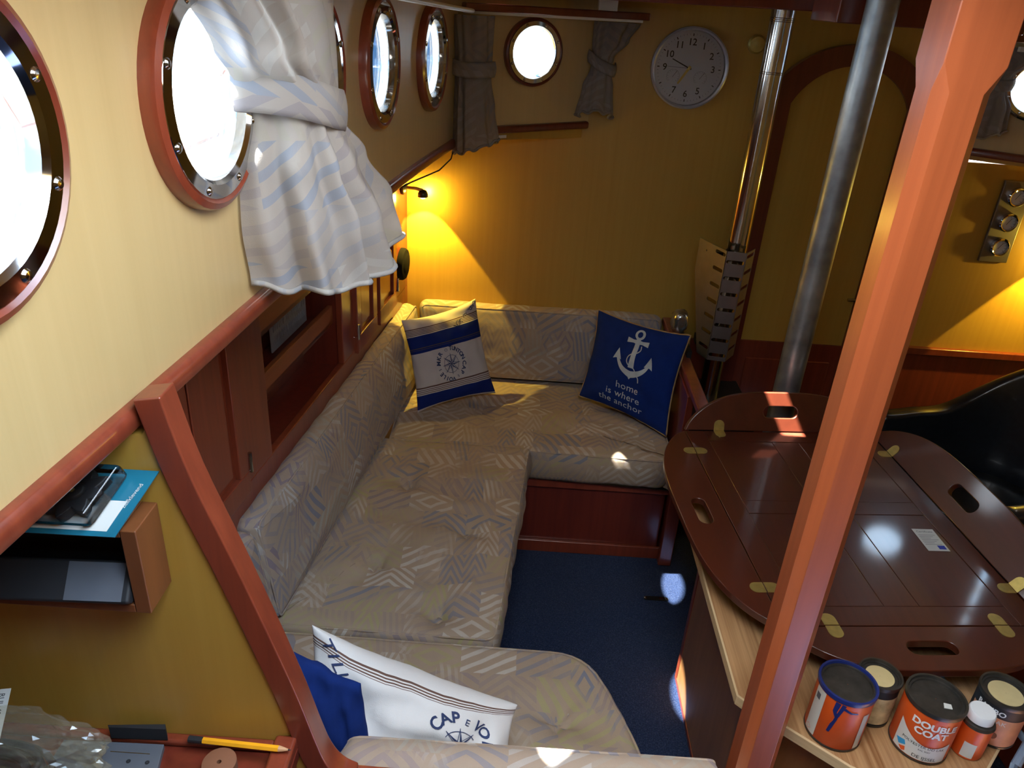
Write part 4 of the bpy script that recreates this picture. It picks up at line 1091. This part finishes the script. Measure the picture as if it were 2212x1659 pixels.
# ------------------------------------------------------------------ folding butler tray
TZ = .700; TT = .020
tc = Vector((.842, 1.620, 0)); trz = math.radians(5.2)
TM = T((tc.x, tc.y, TZ), rz=trz)
tr = root('folding_tray_table', (tc.x, tc.y, .641), 'large glossy dark mahogany tray with four hinged rounded flaps', 'table')
wx, wy = .287, .393
g = G()
def tb_(x0, x1, y0, y1, z1=TT, z0=.003): g.box(x0+.0006, x1-.0006, y0+.0006, y1-.0006, z0, z1, TM)
fw_ = .057
tb_(-wx, -wx+fw_, -wy, wy); tb_(wx-fw_, wx, -wy, wy); tb_(-wx+fw_, wx-fw_, -wy, -wy+fw_); tb_(-wx+fw_, wx-fw_, wy-fw_, wy); tb_(-wx+fw_, wx-fw_, -.010, .044)
for (ya, yb) in ((-wy+fw_, -.010), (.044, wy-fw_)):
    for (xa, xb) in ((-wx+fw_, -.043), (-.043, .037), (.037, wx-fw_)): tb_(xa, xb, ya, yb, TT-.0006)
obj('tray_top', g, 'tray', tr, bevel=.0012)
g = G(); g.box(-wx+.002, wx-.002, -wy+.002, wy-.002, -.004, .003, TM); obj('tray_base', g, 'seam', tr)
for x_ in (-.2, .0, .14):
    g = G(); g.box(x_-.02, x_+.02, -.30, .05, -.0585, -.004, TM); obj('batten', g, 'tray', tr)
def flap(side, ang, w):
    """side: 0 left,1 right,2 near,3 far; hinge on the body edge; ang raises it"""
    half = (wy if side < 2 else wx)
    base = {0: (Vector((-wx, 0, TT)), Vector((-1, 0, 0)), Vector((0, 1, 0))), 1: (Vector((wx, 0, TT)), Vector((1, 0, 0)), Vector((0, 1, 0))),
            2: (Vector((0, -wy, TT)), Vector((0, -1, 0)), Vector((1, 0, 0))), 3: (Vector((0, wy, TT)), Vector((0, 1, 0)), Vector((1, 0, 0)))}[side]
    o, out, al = base
    ca, sa = math.cos(ang), math.sin(ang)
    outd = out*ca+Vector((0, 0, sa)); nrm = Vector((0, 0, ca))-out*sa
    def F_(s_, t, off): return TM @ (o+al*s_+outd*(t+.0015)-nrm*off)
    g = G(); N_ = 64
    # outer outline: the flap's curve; a hand hole in the middle
    def curve(s_): 
        q = abs(s_/half); return w*max(0.0, 1-q**3.2)**.75
    ol = [(-half+2*half*i/N_, curve(-half+2*half*i/N_)) for i in range(N_+1)]
    cs_, ct2 = 0, w*.50
    hole = stadium(.105, .036, 14)
    def outer_at(a):
        c, sn = math.cos(a), math.sin(a); lo, hi = 0, 2.0
        def inside(r_):
            s_, t_ = cs_+c*r_, ct2+sn*r_
            return abs(s_) <= half and 0 <= t_ <= curve(s_)
        hi = half*1.05
        for _ in range(40):
            m2 = (lo+hi)/2
            if inside(m2): lo = m2
            else: hi = m2
        return (cs_+c*lo, ct2+sn*lo)
    # rays: dense set of angles covering hole, curve and the two hinge corners
    angs = sorted(set([math.atan2(t-ct2, s_-cs_) % (2*PI) for s_, t in ol]+[math.atan2(-ct2, s_) % (2*PI) for s_ in [-half+2*half*i/40 for i in range(41)]]))
    def hole_at(a):
        c, sn = math.cos(a), math.sin(a); r_h = .018; ah = .0525-r_h
        lo, hi = 0, .2
        for _ in range(40):
            m2 = (lo+hi)/2; x_, y_ = c*m2, sn*m2
            d_ = math.hypot(max(abs(x_)-ah, 0), y_)
            if d_ < r_h: lo = m2
            else: hi = m2
        return (cs_+c*lo, ct2+sn*lo)
    OUT = [outer_at(a) for a in angs]; INN = [hole_at(a) for a in angs]; n2 = len(angs)
    lay = []
    for off in (0, .018):
        e = .004
        inn = [g.bm.verts.new(F_(p_[0], p_[1], off)) for p_ in INN]
        out_ = [g.bm.verts.new(F_(cs_+(p_[0]-cs_)*(1), ct2+(p_[1]-ct2)*(1), off)) for p_ in OUT]
        lay.append((inn, out_))
    for i in range(n2):
        j = (i+1) % n2
        for (inn, out_) in lay: g.face([inn[i], inn[j], out_[j], out_[i]])
        g.face([lay[0][0][i], lay[0][0][j], lay[1][0][j], lay[1][0][i]]); g.face([lay[0][1][i], lay[0][1][j], lay[1][1][j], lay[1][1][i]])
    fo = obj('flap', g, 'flap', tr, bevel=.0025)
    hpos = [-.28, .28] if side < 2 else [-.185, .185]
    for hp in hpos:
        g = G(); hwid, hlen = .0155, .034
        def half_leaf(fn_):
            pts = [(-hwid, .0015)]+[(hwid*math.cos(t)*-1, (hlen-hwid)+hwid*math.sin(t)) for t in [PI*i/12 for i in range(13)]]+[(hwid, .0015)]
            for off in (0, .0014): put_poly(g, pts, lambda x, y, off=off: fn_(x, y, off))
            n3 = len(pts); a_ = [g.bm.verts.new(fn_(x, y, 0)) for x, y in pts]; b2 = [g.bm.verts.new(fn_(x, y, .0014)) for x, y in pts]
            for i in range(n3): g.face([a_[i], a_[(i+1) % n3], b2[(i+1) % n3], b2[i]])
        half_leaf(lambda x, y, off: TM @ (o+al*(hp+x)-out*y+Vector((0, 0, 1))*(off+.0004)))
        half_leaf(lambda x, y, off: TM @ (o+al*(hp+x)+outd*y+nrm*(off+.0004)))
        hn = obj('hinge', g, 'brass', fo, label='brass hinge')
    return fo
flap(0, 0, .118); flap(2, 0, .118); flap(1, math.radians(52), .118); flap(3, math.radians(72), .118)
# sticker on the tray
lab = T(TM @ Vector((.190, -.110, TT+.0003)), x=(math.cos(trz-.03), math.sin(trz-.03), 0), z=(0, 0, 1))
g = G(); g.box(-.027, .027, -.042, .042, 0, .0004, lab); lo_b = obj('paper_label', g, 'offwhite', tr, label='white paper label with a small blue flag')
f_ = plane_map(lab, .0008); g = G(); put_text(g, 'Certificate', .0095, f_, at=(0, .028))
for k in range(7): put_strip(g, [(-.022, .018-k*.006), (.020-(k % 3)*.008, .018-k*.006)], .0012, f_)
obj('label_text', g, 'grey_plastic', lo_b)
g = G(); put_poly(g, [(.004, -.036), (.022, -.036), (.022, -.022), (.004, -.022)], f_); obj('blue_flag', g, 'eu_blue', lo_b)

# ------------------------------------------------------------------ paint cans
def can(x, y, r, h_, label, body_m, rim_m, lid_m, draw=None, disc=None, rot=0, lidrim=.9):
    c = root('paint_can', (x, y, .6422), label, 'paint can', 'paint cans on the plywood top')
    m0 = T((x, y, .6422), rz=rot)
    g = G(); g.lathe([(r*.96, 0), (r, .003), (r, h_-.005), (r*.97, h_-.012)], m0, 56); b2 = obj('can_body', g, body_m, c, smooth='auto')
    g = G(); g.torus_prof([(r*.97, h_-.006), (r*1.03, h_-.006), (r*1.045, h_-.001), (r*1.03, h_+.003), (r*.95, h_+.003), (r*.92, h_-.004)], m0, 56); obj('rim', g, rim_m, c, smooth='auto')
    g = G(); g.lathe([(r*.93, h_-.006), (r*.93, h_-.002), (r*.86, h_-.002), (r*.84, h_-.005), (r*.5, h_-.005), (.0005, h_-.005)], m0, 48, cap=False); obj('lid', g, lid_m, c, smooth='auto')
    g = G(); g.torus_prof([(r*.95, 0), (r*1.02, 0), (r*1.02, .004), (r*.95, .004)], m0, 48); obj('bottom_rim', g, 'lid', c, smooth='auto')
    if disc:
        g = G(); g.lathe([(disc[0], h_-.0052), (disc[0], h_-.0040), (.0005, h_-.0038)], m0, 40, cap=False); obj('lid_disc', g, disc[1], c)
    def wrap(s_, z): # s_ is arc length, 0 at the side facing the camera
        a = -PI/2+s_/r+rot
        return Vector((x+(r+.0007)*math.cos(a), y+(r+.0007)*math.sin(a), .6422+z))
    def paint(fdraw, mat, nm, extra=0):
        g = G(); fdraw(g, lambda a, b: Vector((a, b, 0))); fine(g, .004, True)
        for v in g.bm.verts:
            p_ = wrap(v.co.x, v.co.y); d = Vector((p_.x-x, p_.y-y, 0)).normalized()*extra; v.co = p_+d
        return obj(nm, g, mat, b2)
    if draw: draw(paint, r, h_, c)
    return c
rect = lambda a, b, c, d: (lambda g, f: put_poly(g, [(a, c), (b, c), (b, d), (a, d)], f))
def can1(paint, r, h_, c):
    paint(rect(-.055, -.030, .006, h_-.008), 'offwhite', 'white_label')
    paint(rect(-.050, -.040, h_-.034, h_-.020), 'grey_plastic', 'barcode_print', .0004)
    paint(lambda g, f: [put_strip(g, [(-.006, h_-.008), (-.008, h_-.03), (-.002, h_-.045), (-.006, h_-.062), (-.009, h_-.082)], [.009, .007, .004, .006, .005], f),
                        put_strip(g, [(.004, h_-.008), (.001, h_-.025), (-.004, h_-.05)], [.007, .006, .004], f), put_strip(g, [(.006, h_-.016), (.018, h_-.022), (.030, h_-.022)], [.006, .004, .003], f)], 'lid_blue', 'blue_paint_drip', .0006)
    paint(lambda g, f: put_strip(g, [(-.046, .022), (-.040, .016), (-.046, .010), (-.052, .016)], .0008, f, closed=True), 'orange', 'hazard_mark', .0006)
    paint(rect(.044, .058, .006, h_-.03), 'offwhite', 'side_label')
def can3(paint, r, h_, c):
    def arcpoly(g, f):
        pts = [(-.046, .006), (.050, .006), (.050, .052)]+[(.050-.096*i/14, .052+.0-.020*math.sin(PI*i/14)+.0215*(i/14)) for i in range(15)]
        put_poly(g, pts, f)
    paint(arcpoly, 'offwhite', 'white_label')
    paint(lambda g, f: [put_text(g, 'DOUBLE', .0200, f, at=(.010, h_-.034), bold=.0008), put_text(g, 'COAT', .0200, f, at=(.008, h_-.052), bold=.0008)], 'white', 'lettering', .0004)
    paint(lambda g, f: [put_text(g, 'POLYESTER DD LAK', .0082, f, at=(.004, .037)), put_text(g, 'RAL 9007', .005, f, at=(.008, .029)), put_text(g, 'DE IJSSEL', .0105, f, at=(.012, .010))], 'black_ink', 'small_lettering', .0006)
    paint(lambda g, f: put_poly(g, [(-.042, .026), (-.026, .033), (-.022, .024), (-.034, .016)], f), 'sky_blue', 'blue_brush_mark', .0005)
    paint(lambda g, f: put_poly(g, [(-.033, .013), (-.022, .020), (-.020, .011), (-.026, .007)], f), 'orange', 'orange_brush_mark', .0005)
def can2(paint, r, h_, c): paint(rect(-.030, .055, .008, h_-.024), 'cream_label', 'worn_label')
def can5(paint, r, h_, c):
    paint(rect(-.055, .055, .006, h_-.030), 'peach_label', 'peach_label')
    paint(lambda g, f: put_text(g, 'RAMBO', .015, f, at=(-.018, h_-.024), bold=.0004), 'white', 'lettering', .0004)
    paint(lambda g, f: put_text(g, 'LAK', .013, f, at=(.002, h_-.044)), 'offwhite', 'lower_lettering', .0006)
    paint(lambda g, f: [put_poly(g, [(.006*math.cos(t)+.002, .030+.008*math.sin(t)) for t in [2*PI*i/14 for i in range(14)]], f)], 'clay', 'animal_mark', .0006)
can(.648, 1.022, .0505, .122, 'orange and white paint can with a blue rim and blue paint drips', 'orange', 'lid_blue', 'lid', can1, rot=-.50)
can(.732, 1.069, .0385, .098, 'smaller can with dark body, worn cream label and cream lid centre', 'black', 'lid', 'lid', can2, disc=(.026, 'cream_lid'), rot=-.6)
c3 = can(.803, 1.006, .0500, .118, 'large orange and white can lettered DOUBLE COAT', 'orange', 'lid', 'lid', can3, rot=-.52)
g = G(); g.prism([(.808, .985), (.822, .983), (.824, .993), (.812, .996)], .6422+.118-.0046, .6422+.118-.003); obj('label_scrap', g, 'offwhite', c3)
can(.956, 1.044, .0440, .102, 'dark can with peach label lettered RAMBO and cream lid centre', 'black', 'lid', 'lid', can5, disc=(.030, 'cream_lid'), rot=-.55)
c4 = root('hardener_tin', (.889, .998, .6422), 'small orange tin with a white screw cap between the two larger cans', 'tin')
m0 = T((.889, .998, .6422))
g = G(); g.lathe([(.027, 0), (.028, .003), (.028, .072)], m0, 40); obj('can_body', g, 'orange', c4, smooth='auto')
g = G(); g.lathe([(.028, .072), (.029, .074), (.027, .079), (.019, .081)], m0, 40); obj('shoulder', g, 'lid', c4, smooth='auto')
g = G(); g.lathe([(.020, .081), (.023, .083), (.023, .098), (.021, .101), (.0005, .101)], m0, 32, cap=False); obj('cap', g, 'white', c4, smooth='auto')
g = G()
vv = []
for i in range(9):
    a = -PI/2-.9+.75*i/8; vv.append(((.889+.0284*math.cos(a)), (.998+.0284*math.sin(a))))
for i in range(8): g.face([g.v((*vv[i], .6422+.005)), g.v((*vv[i+1], .6422+.005)), g.v((*vv[i+1], .6422+.040)), g.v((*vv[i], .6422+.040))])
obj('white_label', g, 'offwhite', c4)
g = G(); g.box(.845, .905, 1.085, 1.145, .6425, .678); obj('blue_box', g, 'blue_box', bevel=.004, label='small translucent blue box behind the DOUBLE COAT can', cat='box')
bk = root('grey_bracket', (.985, .985, .50), 'grey-blue plastic folding leg beside the plywood corner', 'bracket')
g = G(); g.tube([(.965, 1.015, .648), (1.005, 1.045, .650), (1.02, 1.02, .640), (.985, .985, .62), (.945, .935, .54), (.94, .92, .0)], .009, 10); obj('frame', g, 'bluegrey', bk, smooth='auto')
g = G(); g.box(1.07, 1.50, .60, 1.20, 0, .34); obj('locker_box', g, 'teak', bevel=.004, label='brown wooden locker box on the floor at the lower right corner', cat='box')

# ------------------------------------------------------------------ armchair and desk
ac = root('armchair', (1.60, 2.16, 0), 'black leather tub armchair behind the tray table', 'armchair')
cc_ = Vector((1.575, 2.13, 0)); face_a = math.atan2(-.25, -.97)
def shell(u, v, off):
    ph = math.radians(-128+256*u); th = face_a+PI+ph
    b_ = max(0.0, math.cos(ph*.62)); b_ = b_**2.2
    top = .635+.285*max(0, math.cos(min(abs(ph)*1.05, PI/2)))**1.3
    z = .36+(top-.36)*v
    fl = .03*v+.05*v*b_
    ra = .245+fl+off; rb = .262+fl*.6+off
    x = ra*math.cos(ph)+( .06 if abs(ph) > 1.6 else .06*(abs(ph)/1.6)**2)*-1*0; y = rb*math.sin(ph)
    if abs(ph) > PI/2: x = -(.13)*((abs(ph)-PI/2)/(math.radians(128)-PI/2))*2.0; y = math.copysign(rb, ph)
    lx = cc_.x+x*math.cos(face_a+PI)-y*math.sin(face_a+PI); ly = cc_.y+x*math.sin(face_a+PI)+y*math.cos(face_a+PI)
    return Vector((lx, ly, z))
g = G(); NU = 56; NVv = 14; prof_ = [(-.028, j/NVv) for j in range(NVv+1)]+[(-.020, 1.015), (0, 1.03), (.020, 1.015)]+[(.028, 1-j/NVv) for j in range(NVv+1)]
rows = [[g.bm.verts.new(shell(i/NU, v_, o_)+Vector((0, 0, .004*noise.noise(Vector((i*.4, v_*5, 2)))))) for i in range(NU+1)] for o_, v_ in prof_]
for A, B in zip(rows, rows[1:]):
    for i in range(NU): g.face([A[i], A[i+1], B[i+1], B[i]])
g.face([r_[0] for r_ in rows]); g.face([r_[-1] for r_ in rows][::-1]); 
for i in range(NU): g.face([rows[0][i], rows[0][i+1], rows[-1][i+1], rows[-1][i]])
obj('backrest', g, 'leather', ac, smooth=True, subsurf=1)
g = G(); ol = [Vector((.27*math.cos(t)*1.05, .235*math.sin(t))) for t in [2*PI*i/48 for i in range(48)]]
mS = T((cc_.x-.035, cc_.y-.01, 0), rz=face_a+PI)
g.lathe([(.20, .34), (.235, .36), (.24, .41), (.22, .445), (.12, .462), (.001, .458)], mS, 48, cap=False, sx=1.08); obj('seat', g, 'leather', ac, smooth=True)
g = G(); g.lathe([(.03, .05), (.025, .34)], mS, 20); g.lathe([(.20, .33), (.20, .34)], mS, 30); obj('pedestal', g, 'chrome', ac, smooth='auto')
for k in range(5):
    a = 2*PI*k/5+.3; e = mS @ Vector((.27*math.cos(a), .27*math.sin(a), .025)); s_ = mS @ Vector((0, 0, .07))
    g = G(); g.tube([s_, s_.lerp(e, .6), e], [.018, .015, .012], 10); lg = obj('leg', g, 'chrome', ac, smooth='auto')
    g = G(); g.lathe([(.012, 0), (.014, .012), (.010, .020)], T((e.x, e.y, 0.0)), 14); obj('foot', g, 'black', lg, smooth='auto')
dk = root('desk', (1.62, 1.62, 0), 'orange-red mahogany desk corner right of the armchair', 'desk')
g = G(); g.box(1.425, 2.0, 1.25, 1.765, .585, .612); obj('desktop', g, 'mahogany', dk, bevel=.006)
g = G(); g.box(1.445, 1.98, 1.27, 1.745, 0, .585); obj('desk_body', g, 'mahogany', dk, bevel=.004)

# ------------------------------------------------------------------ floor latch
fl = root('floor_latch', (.547, 2.057, .0), 'small steel lifting latch set in the blue carpet', 'latch')
g = G(); mk = T((.547, 2.057, .001)); g.prism(stadium(.085, .018, 8), 0, .003, mk); obj('latch_plate', g, 'dark_metal', fl)
g = G(); g.box(.012, .030, -.006, .006, .003, .0045, mk); obj('latch_pull', g, 'steel', fl)
for s_ in (-1, 1):
    g = G(); g.lathe([(.005, .003), (.005, .004), (.001, .005)], mk @ Matrix.Translation((s_*.036, 0, 0)), 12); obj('screw', g, 'steel', fl)

# ------------------------------------------------------------------ niche box and what is in it
nb_ = root('niche_box', (-.50, .69, 1.18), 'small open wooden box shelf fixed to the partition', 'box shelf')
X0, X1, Z0, Z1, Y0, Y1 = -.66, -.398, 1.184, 1.302, .660, .7155
g = G()
g.box(X1-.018, X1, Y0, Y1, Z0, Z1); g.box(X0, X0+.018, Y0, Y1, Z0, Z1); g.box(X0+.018, X1-.018, Y0, Y1, Z0, Z0+.012); g.box(X0+.018, X1-.018, Y0, Y1, Z1-.010, Z1)
obj('box_frame', g, 'niche_wood', nb_, bevel=.0015)
g = G(); g.box(X0+.018, X1-.018, Y1-.004, Y1-.0005, Z0+.012, Z1-.010); obj('back_board', g, 'black', nb_)
# grey case sticking out of the box
mk = T((-.525, .668, 1.218), x=(1, .10, -.05), z=(0, -.75, .65))
g = G(); g.box(-.12, .108, -.024, .024, -.008, .008, mk); dv = obj('device_case', g, 'black', bevel=.004, label='flat dark grey case lying in the box shelf', cat='case')
g = G(); g.box(.035, .100, -.0215, .0215, .008, .0088, mk); obj('grey_patch', g, 'grey_plastic', dv)
# brochure and blister pack on top
q00 = Vector((-.60, .642, 1.305)); q10 = Vector((-.412, .645, 1.305)); q11 = Vector((-.405, .712, 1.345)); q01 = Vector((-.62, .712, 1.345))
g = G(); bx = (q10-q00); q11 = Vector((-.389, .7145, 1.345)); _x, _y = bx.normalized(), (q11-q10).normalized(); mB = Matrix.Translation(q10) @ Matrix((_x, _y, _x.cross(_y).normalized())).transposed().to_4x4()
W_ = bx.length; D_ = (q11-q10).length
g.box(-.235, 0, 0, D_, 0, .0015, mB); bro = obj('brochure', g, 'teal', label='teal brochure lying on top of the box shelf', cat='brochure')
g = G(); g.box(-.215, -.012, .006, D_*.52, .0015, .0019, mB); wp = obj('white_panel', g, 'offwhite', bro)
g = G(); f_ = plane_map(mB, .0023)
for k, t in enumerate(('eenvoudig te monteren', 'bevestigen aan wand', 'hout kunststof', 'schroeven')): put_text(g, t, .0075, f_, align='LEFT', at=(-.19, .030-k*.0075))
obj('printed_text', g, 'grey_plastic', wp)
g = G(); put_text(g, 'zelfklevend', .007, plane_map(mB, .0022), at=(-.008, .050), rot=PI/2-.1); obj('side_text', g, 'offwhite', bro)
bl_ = root('blister_pack', (-.49, .69, 1.318), 'clear blister pack with a dark star knob on the teal brochure', 'package')
mK = mB @ Matrix.Translation((-.060, .042, .006))
g = G(); star = []
for k in range(32):
    a = 2*PI*k/32; r_ = .026+.006*math.cos(8*a); star.append((r_*math.cos(a), r_*math.sin(a)))
g.prism(star, 0, .016, mK); g.lathe([(.012, .016), (.010, .020), (.002, .021)], mK, 20); obj('star_knob', g, 'black', bl_, bevel=.0015)
g = G(); g.lathe([(.0025, .021), (.0025, .0225)], mK, 10); obj('screw', g, 'brass', bl_)
g = G()
g.box(-.040, .034, -.034, .034, -.003, .026, mK); obj('clear_shell', g, 'clear', bl_, bevel=.006)

# ------------------------------------------------------------------ nav counter at the lower left and the clutter on it
nc = root('chart_counter', (-.60, .40, 0), 'dark red mahogany counter with raised edges in the lower left corner', 'counter')
CZ = .900
g = G(); g.box(-.90, -.262, .10, .7155, CZ-.02, CZ); obj('counter_top', g, 'dark_mahogany', nc)
g = G(); g.box(-.90, -.268, .12, .7155, 0, CZ-.02); obj('counter_body', g, 'mahogany', nc)
g = G(); g.prism([(-.292, .10), (-.262, .10), (-.262, .7155), (-.292, .7155)], CZ, CZ+.022); g.box(-.90, -.292, .700, .7155, CZ, CZ+.012); obj('edge_fiddle', g, 'mahogany', nc, bevel=.005)
g = G(); g.prism([(-.575, .64), (-.430, .645), (-.440, .697), (-.575, .694)], CZ+.0005, CZ+.0095)
bp = obj('black_plate', g, 'grey_plastic', bevel=.001, label='flat dark grey drilled plate on the lower left counter', cat='plate')
for x_ in (-.475, -.450):
    g = G(); g.lathe([(.003, CZ+.0092), (.003, CZ+.0099), (.0005, CZ+.0100)], T((x_, .668, 0)), 12, cap=False); obj('hole_plug', g, 'black', bp)
g = G(); g.box(-.505, -.452, .680, .681, CZ+.0095, CZ+.0100); obj('scratch', g, 'steel', bp)
pn = root('pencil', (-.34, .70, CZ), 'yellow pencil lying beside the brown round block', 'pencil')
a = Vector((-.415, .706, CZ+.050)); b = Vector((-.272, .692, CZ+.030)); d = (b-a)
a = Vector((-.405, .6985, CZ+.0215)); b = Vector((-.262, .686, CZ+.029)); d = b-a
g = G(); g.tube([a+d*.14, a+d*.88], .0045, 6); obj('barrel', g, 'yellow_pencil', pn)
g = G(); g.tube([a, a+d*.14], .0046, 10); obj('ferrule', g, 'black', pn, smooth='auto')
g = G(); g.tube([a+d*.88, a+d*.97], [.0043, .0014], 8); obj('sharpened_wood', g, 'pencil_wood', pn)
g = G(); g.tube([a+d*.97, b], [.0013, .0003], 6); obj('lead', g, 'black', pn)
bs = root('paint_brush', (-.47, .70, CZ), 'black folded card tip poking up behind the dark plate', 'card')
g = G(); g.prism([(-.515, .702), (-.440, .709), (-.436, .701), (-.512, .6985)], CZ+.0125, CZ+.034); bc_ = obj('card', g, 'black', bs)
bs.name = 'black_card'
ck_ = root('cork_block', (-.353, .668, CZ), 'brown round cork block with a hole below the pencil', 'block')
g = G(); g.lathe([(.021, 0), (.022, .003), (.022, .020), (.021, .0205), (.003, .0205), (.003, .010)], T((-.353, .668, CZ+.0003)), 36, cap=False); obj('block_side', g, 'clay', ck_, smooth='auto')
g = G(); g.lathe([(.009, 0), (.011, .003), (.010, .014), (.006, .017), (.0005, .018)], T((-.312, .650, CZ+.0003)), 24, cap=False)
obj('white_stopper', g, 'cream_label', smooth='auto', label='small cream stopper at the bottom edge beside the cork block', cat='stopper')
# bag with cables
bg = root('plastic_bag', (-.62, .65, CZ), 'crumpled clear plastic bag of black cable on the counter', 'bag')
g = G(); bmesh.ops.create_icosphere(g.bm, subdivisions=5, radius=1)
for v in g.bm.verts:
    d = v.co.copy(); k = 1+.22*noise.noise(d*1.8+Vector((3, 1, 0)))+.14*abs(noise.noise(d*4.5))+.07*noise.noise(d*10)
    z_ = d.z*.058*k*(1.15 if d.z > 0 else 1)
    v.co = Vector((-.635+d.x*.150*k, .632+d.y*.055*k, max(CZ+.0006, CZ+.048+z_)))
    v.co.y = min(v.co.y, .698)
obj('bag_film', g, 'film', bg, smooth=False)
rr = random.Random(3)
for c_ in range(3):
    pts = []
    for i in range(60):
        a = i/60*2*PI*2.6+c_*1.3; rr_ = .055+.018*math.sin(i*.23+c_*2)
        pts.append((-.64+rr_*1.25*math.cos(a), .630+rr_*.50*math.sin(a), CZ+.010+.010*c_+.006*math.sin(i*.3+c_)))
    g = G(); g.tube(pts, .0042, 8); obj('black_cable', g, 'black', bg, smooth=True)
mk = T((-.617, .650, CZ+.098), x=(.25, -.97, -.35), z=(.15, -.35, .9))
g = G(); g.box(-.038, .034, -.0085, .0085, 0, .0006, mk); tl_ = obj('paper_tag', g, 'offwhite', bg, label='white tag lettered RUL-4001-138-A')
g = G(); put_text(g, 'RUL-4001-138-A', .0088, plane_map(mk, .001), at=(-.002, -.003)); obj('tag_text', g, 'black_ink', tl_)
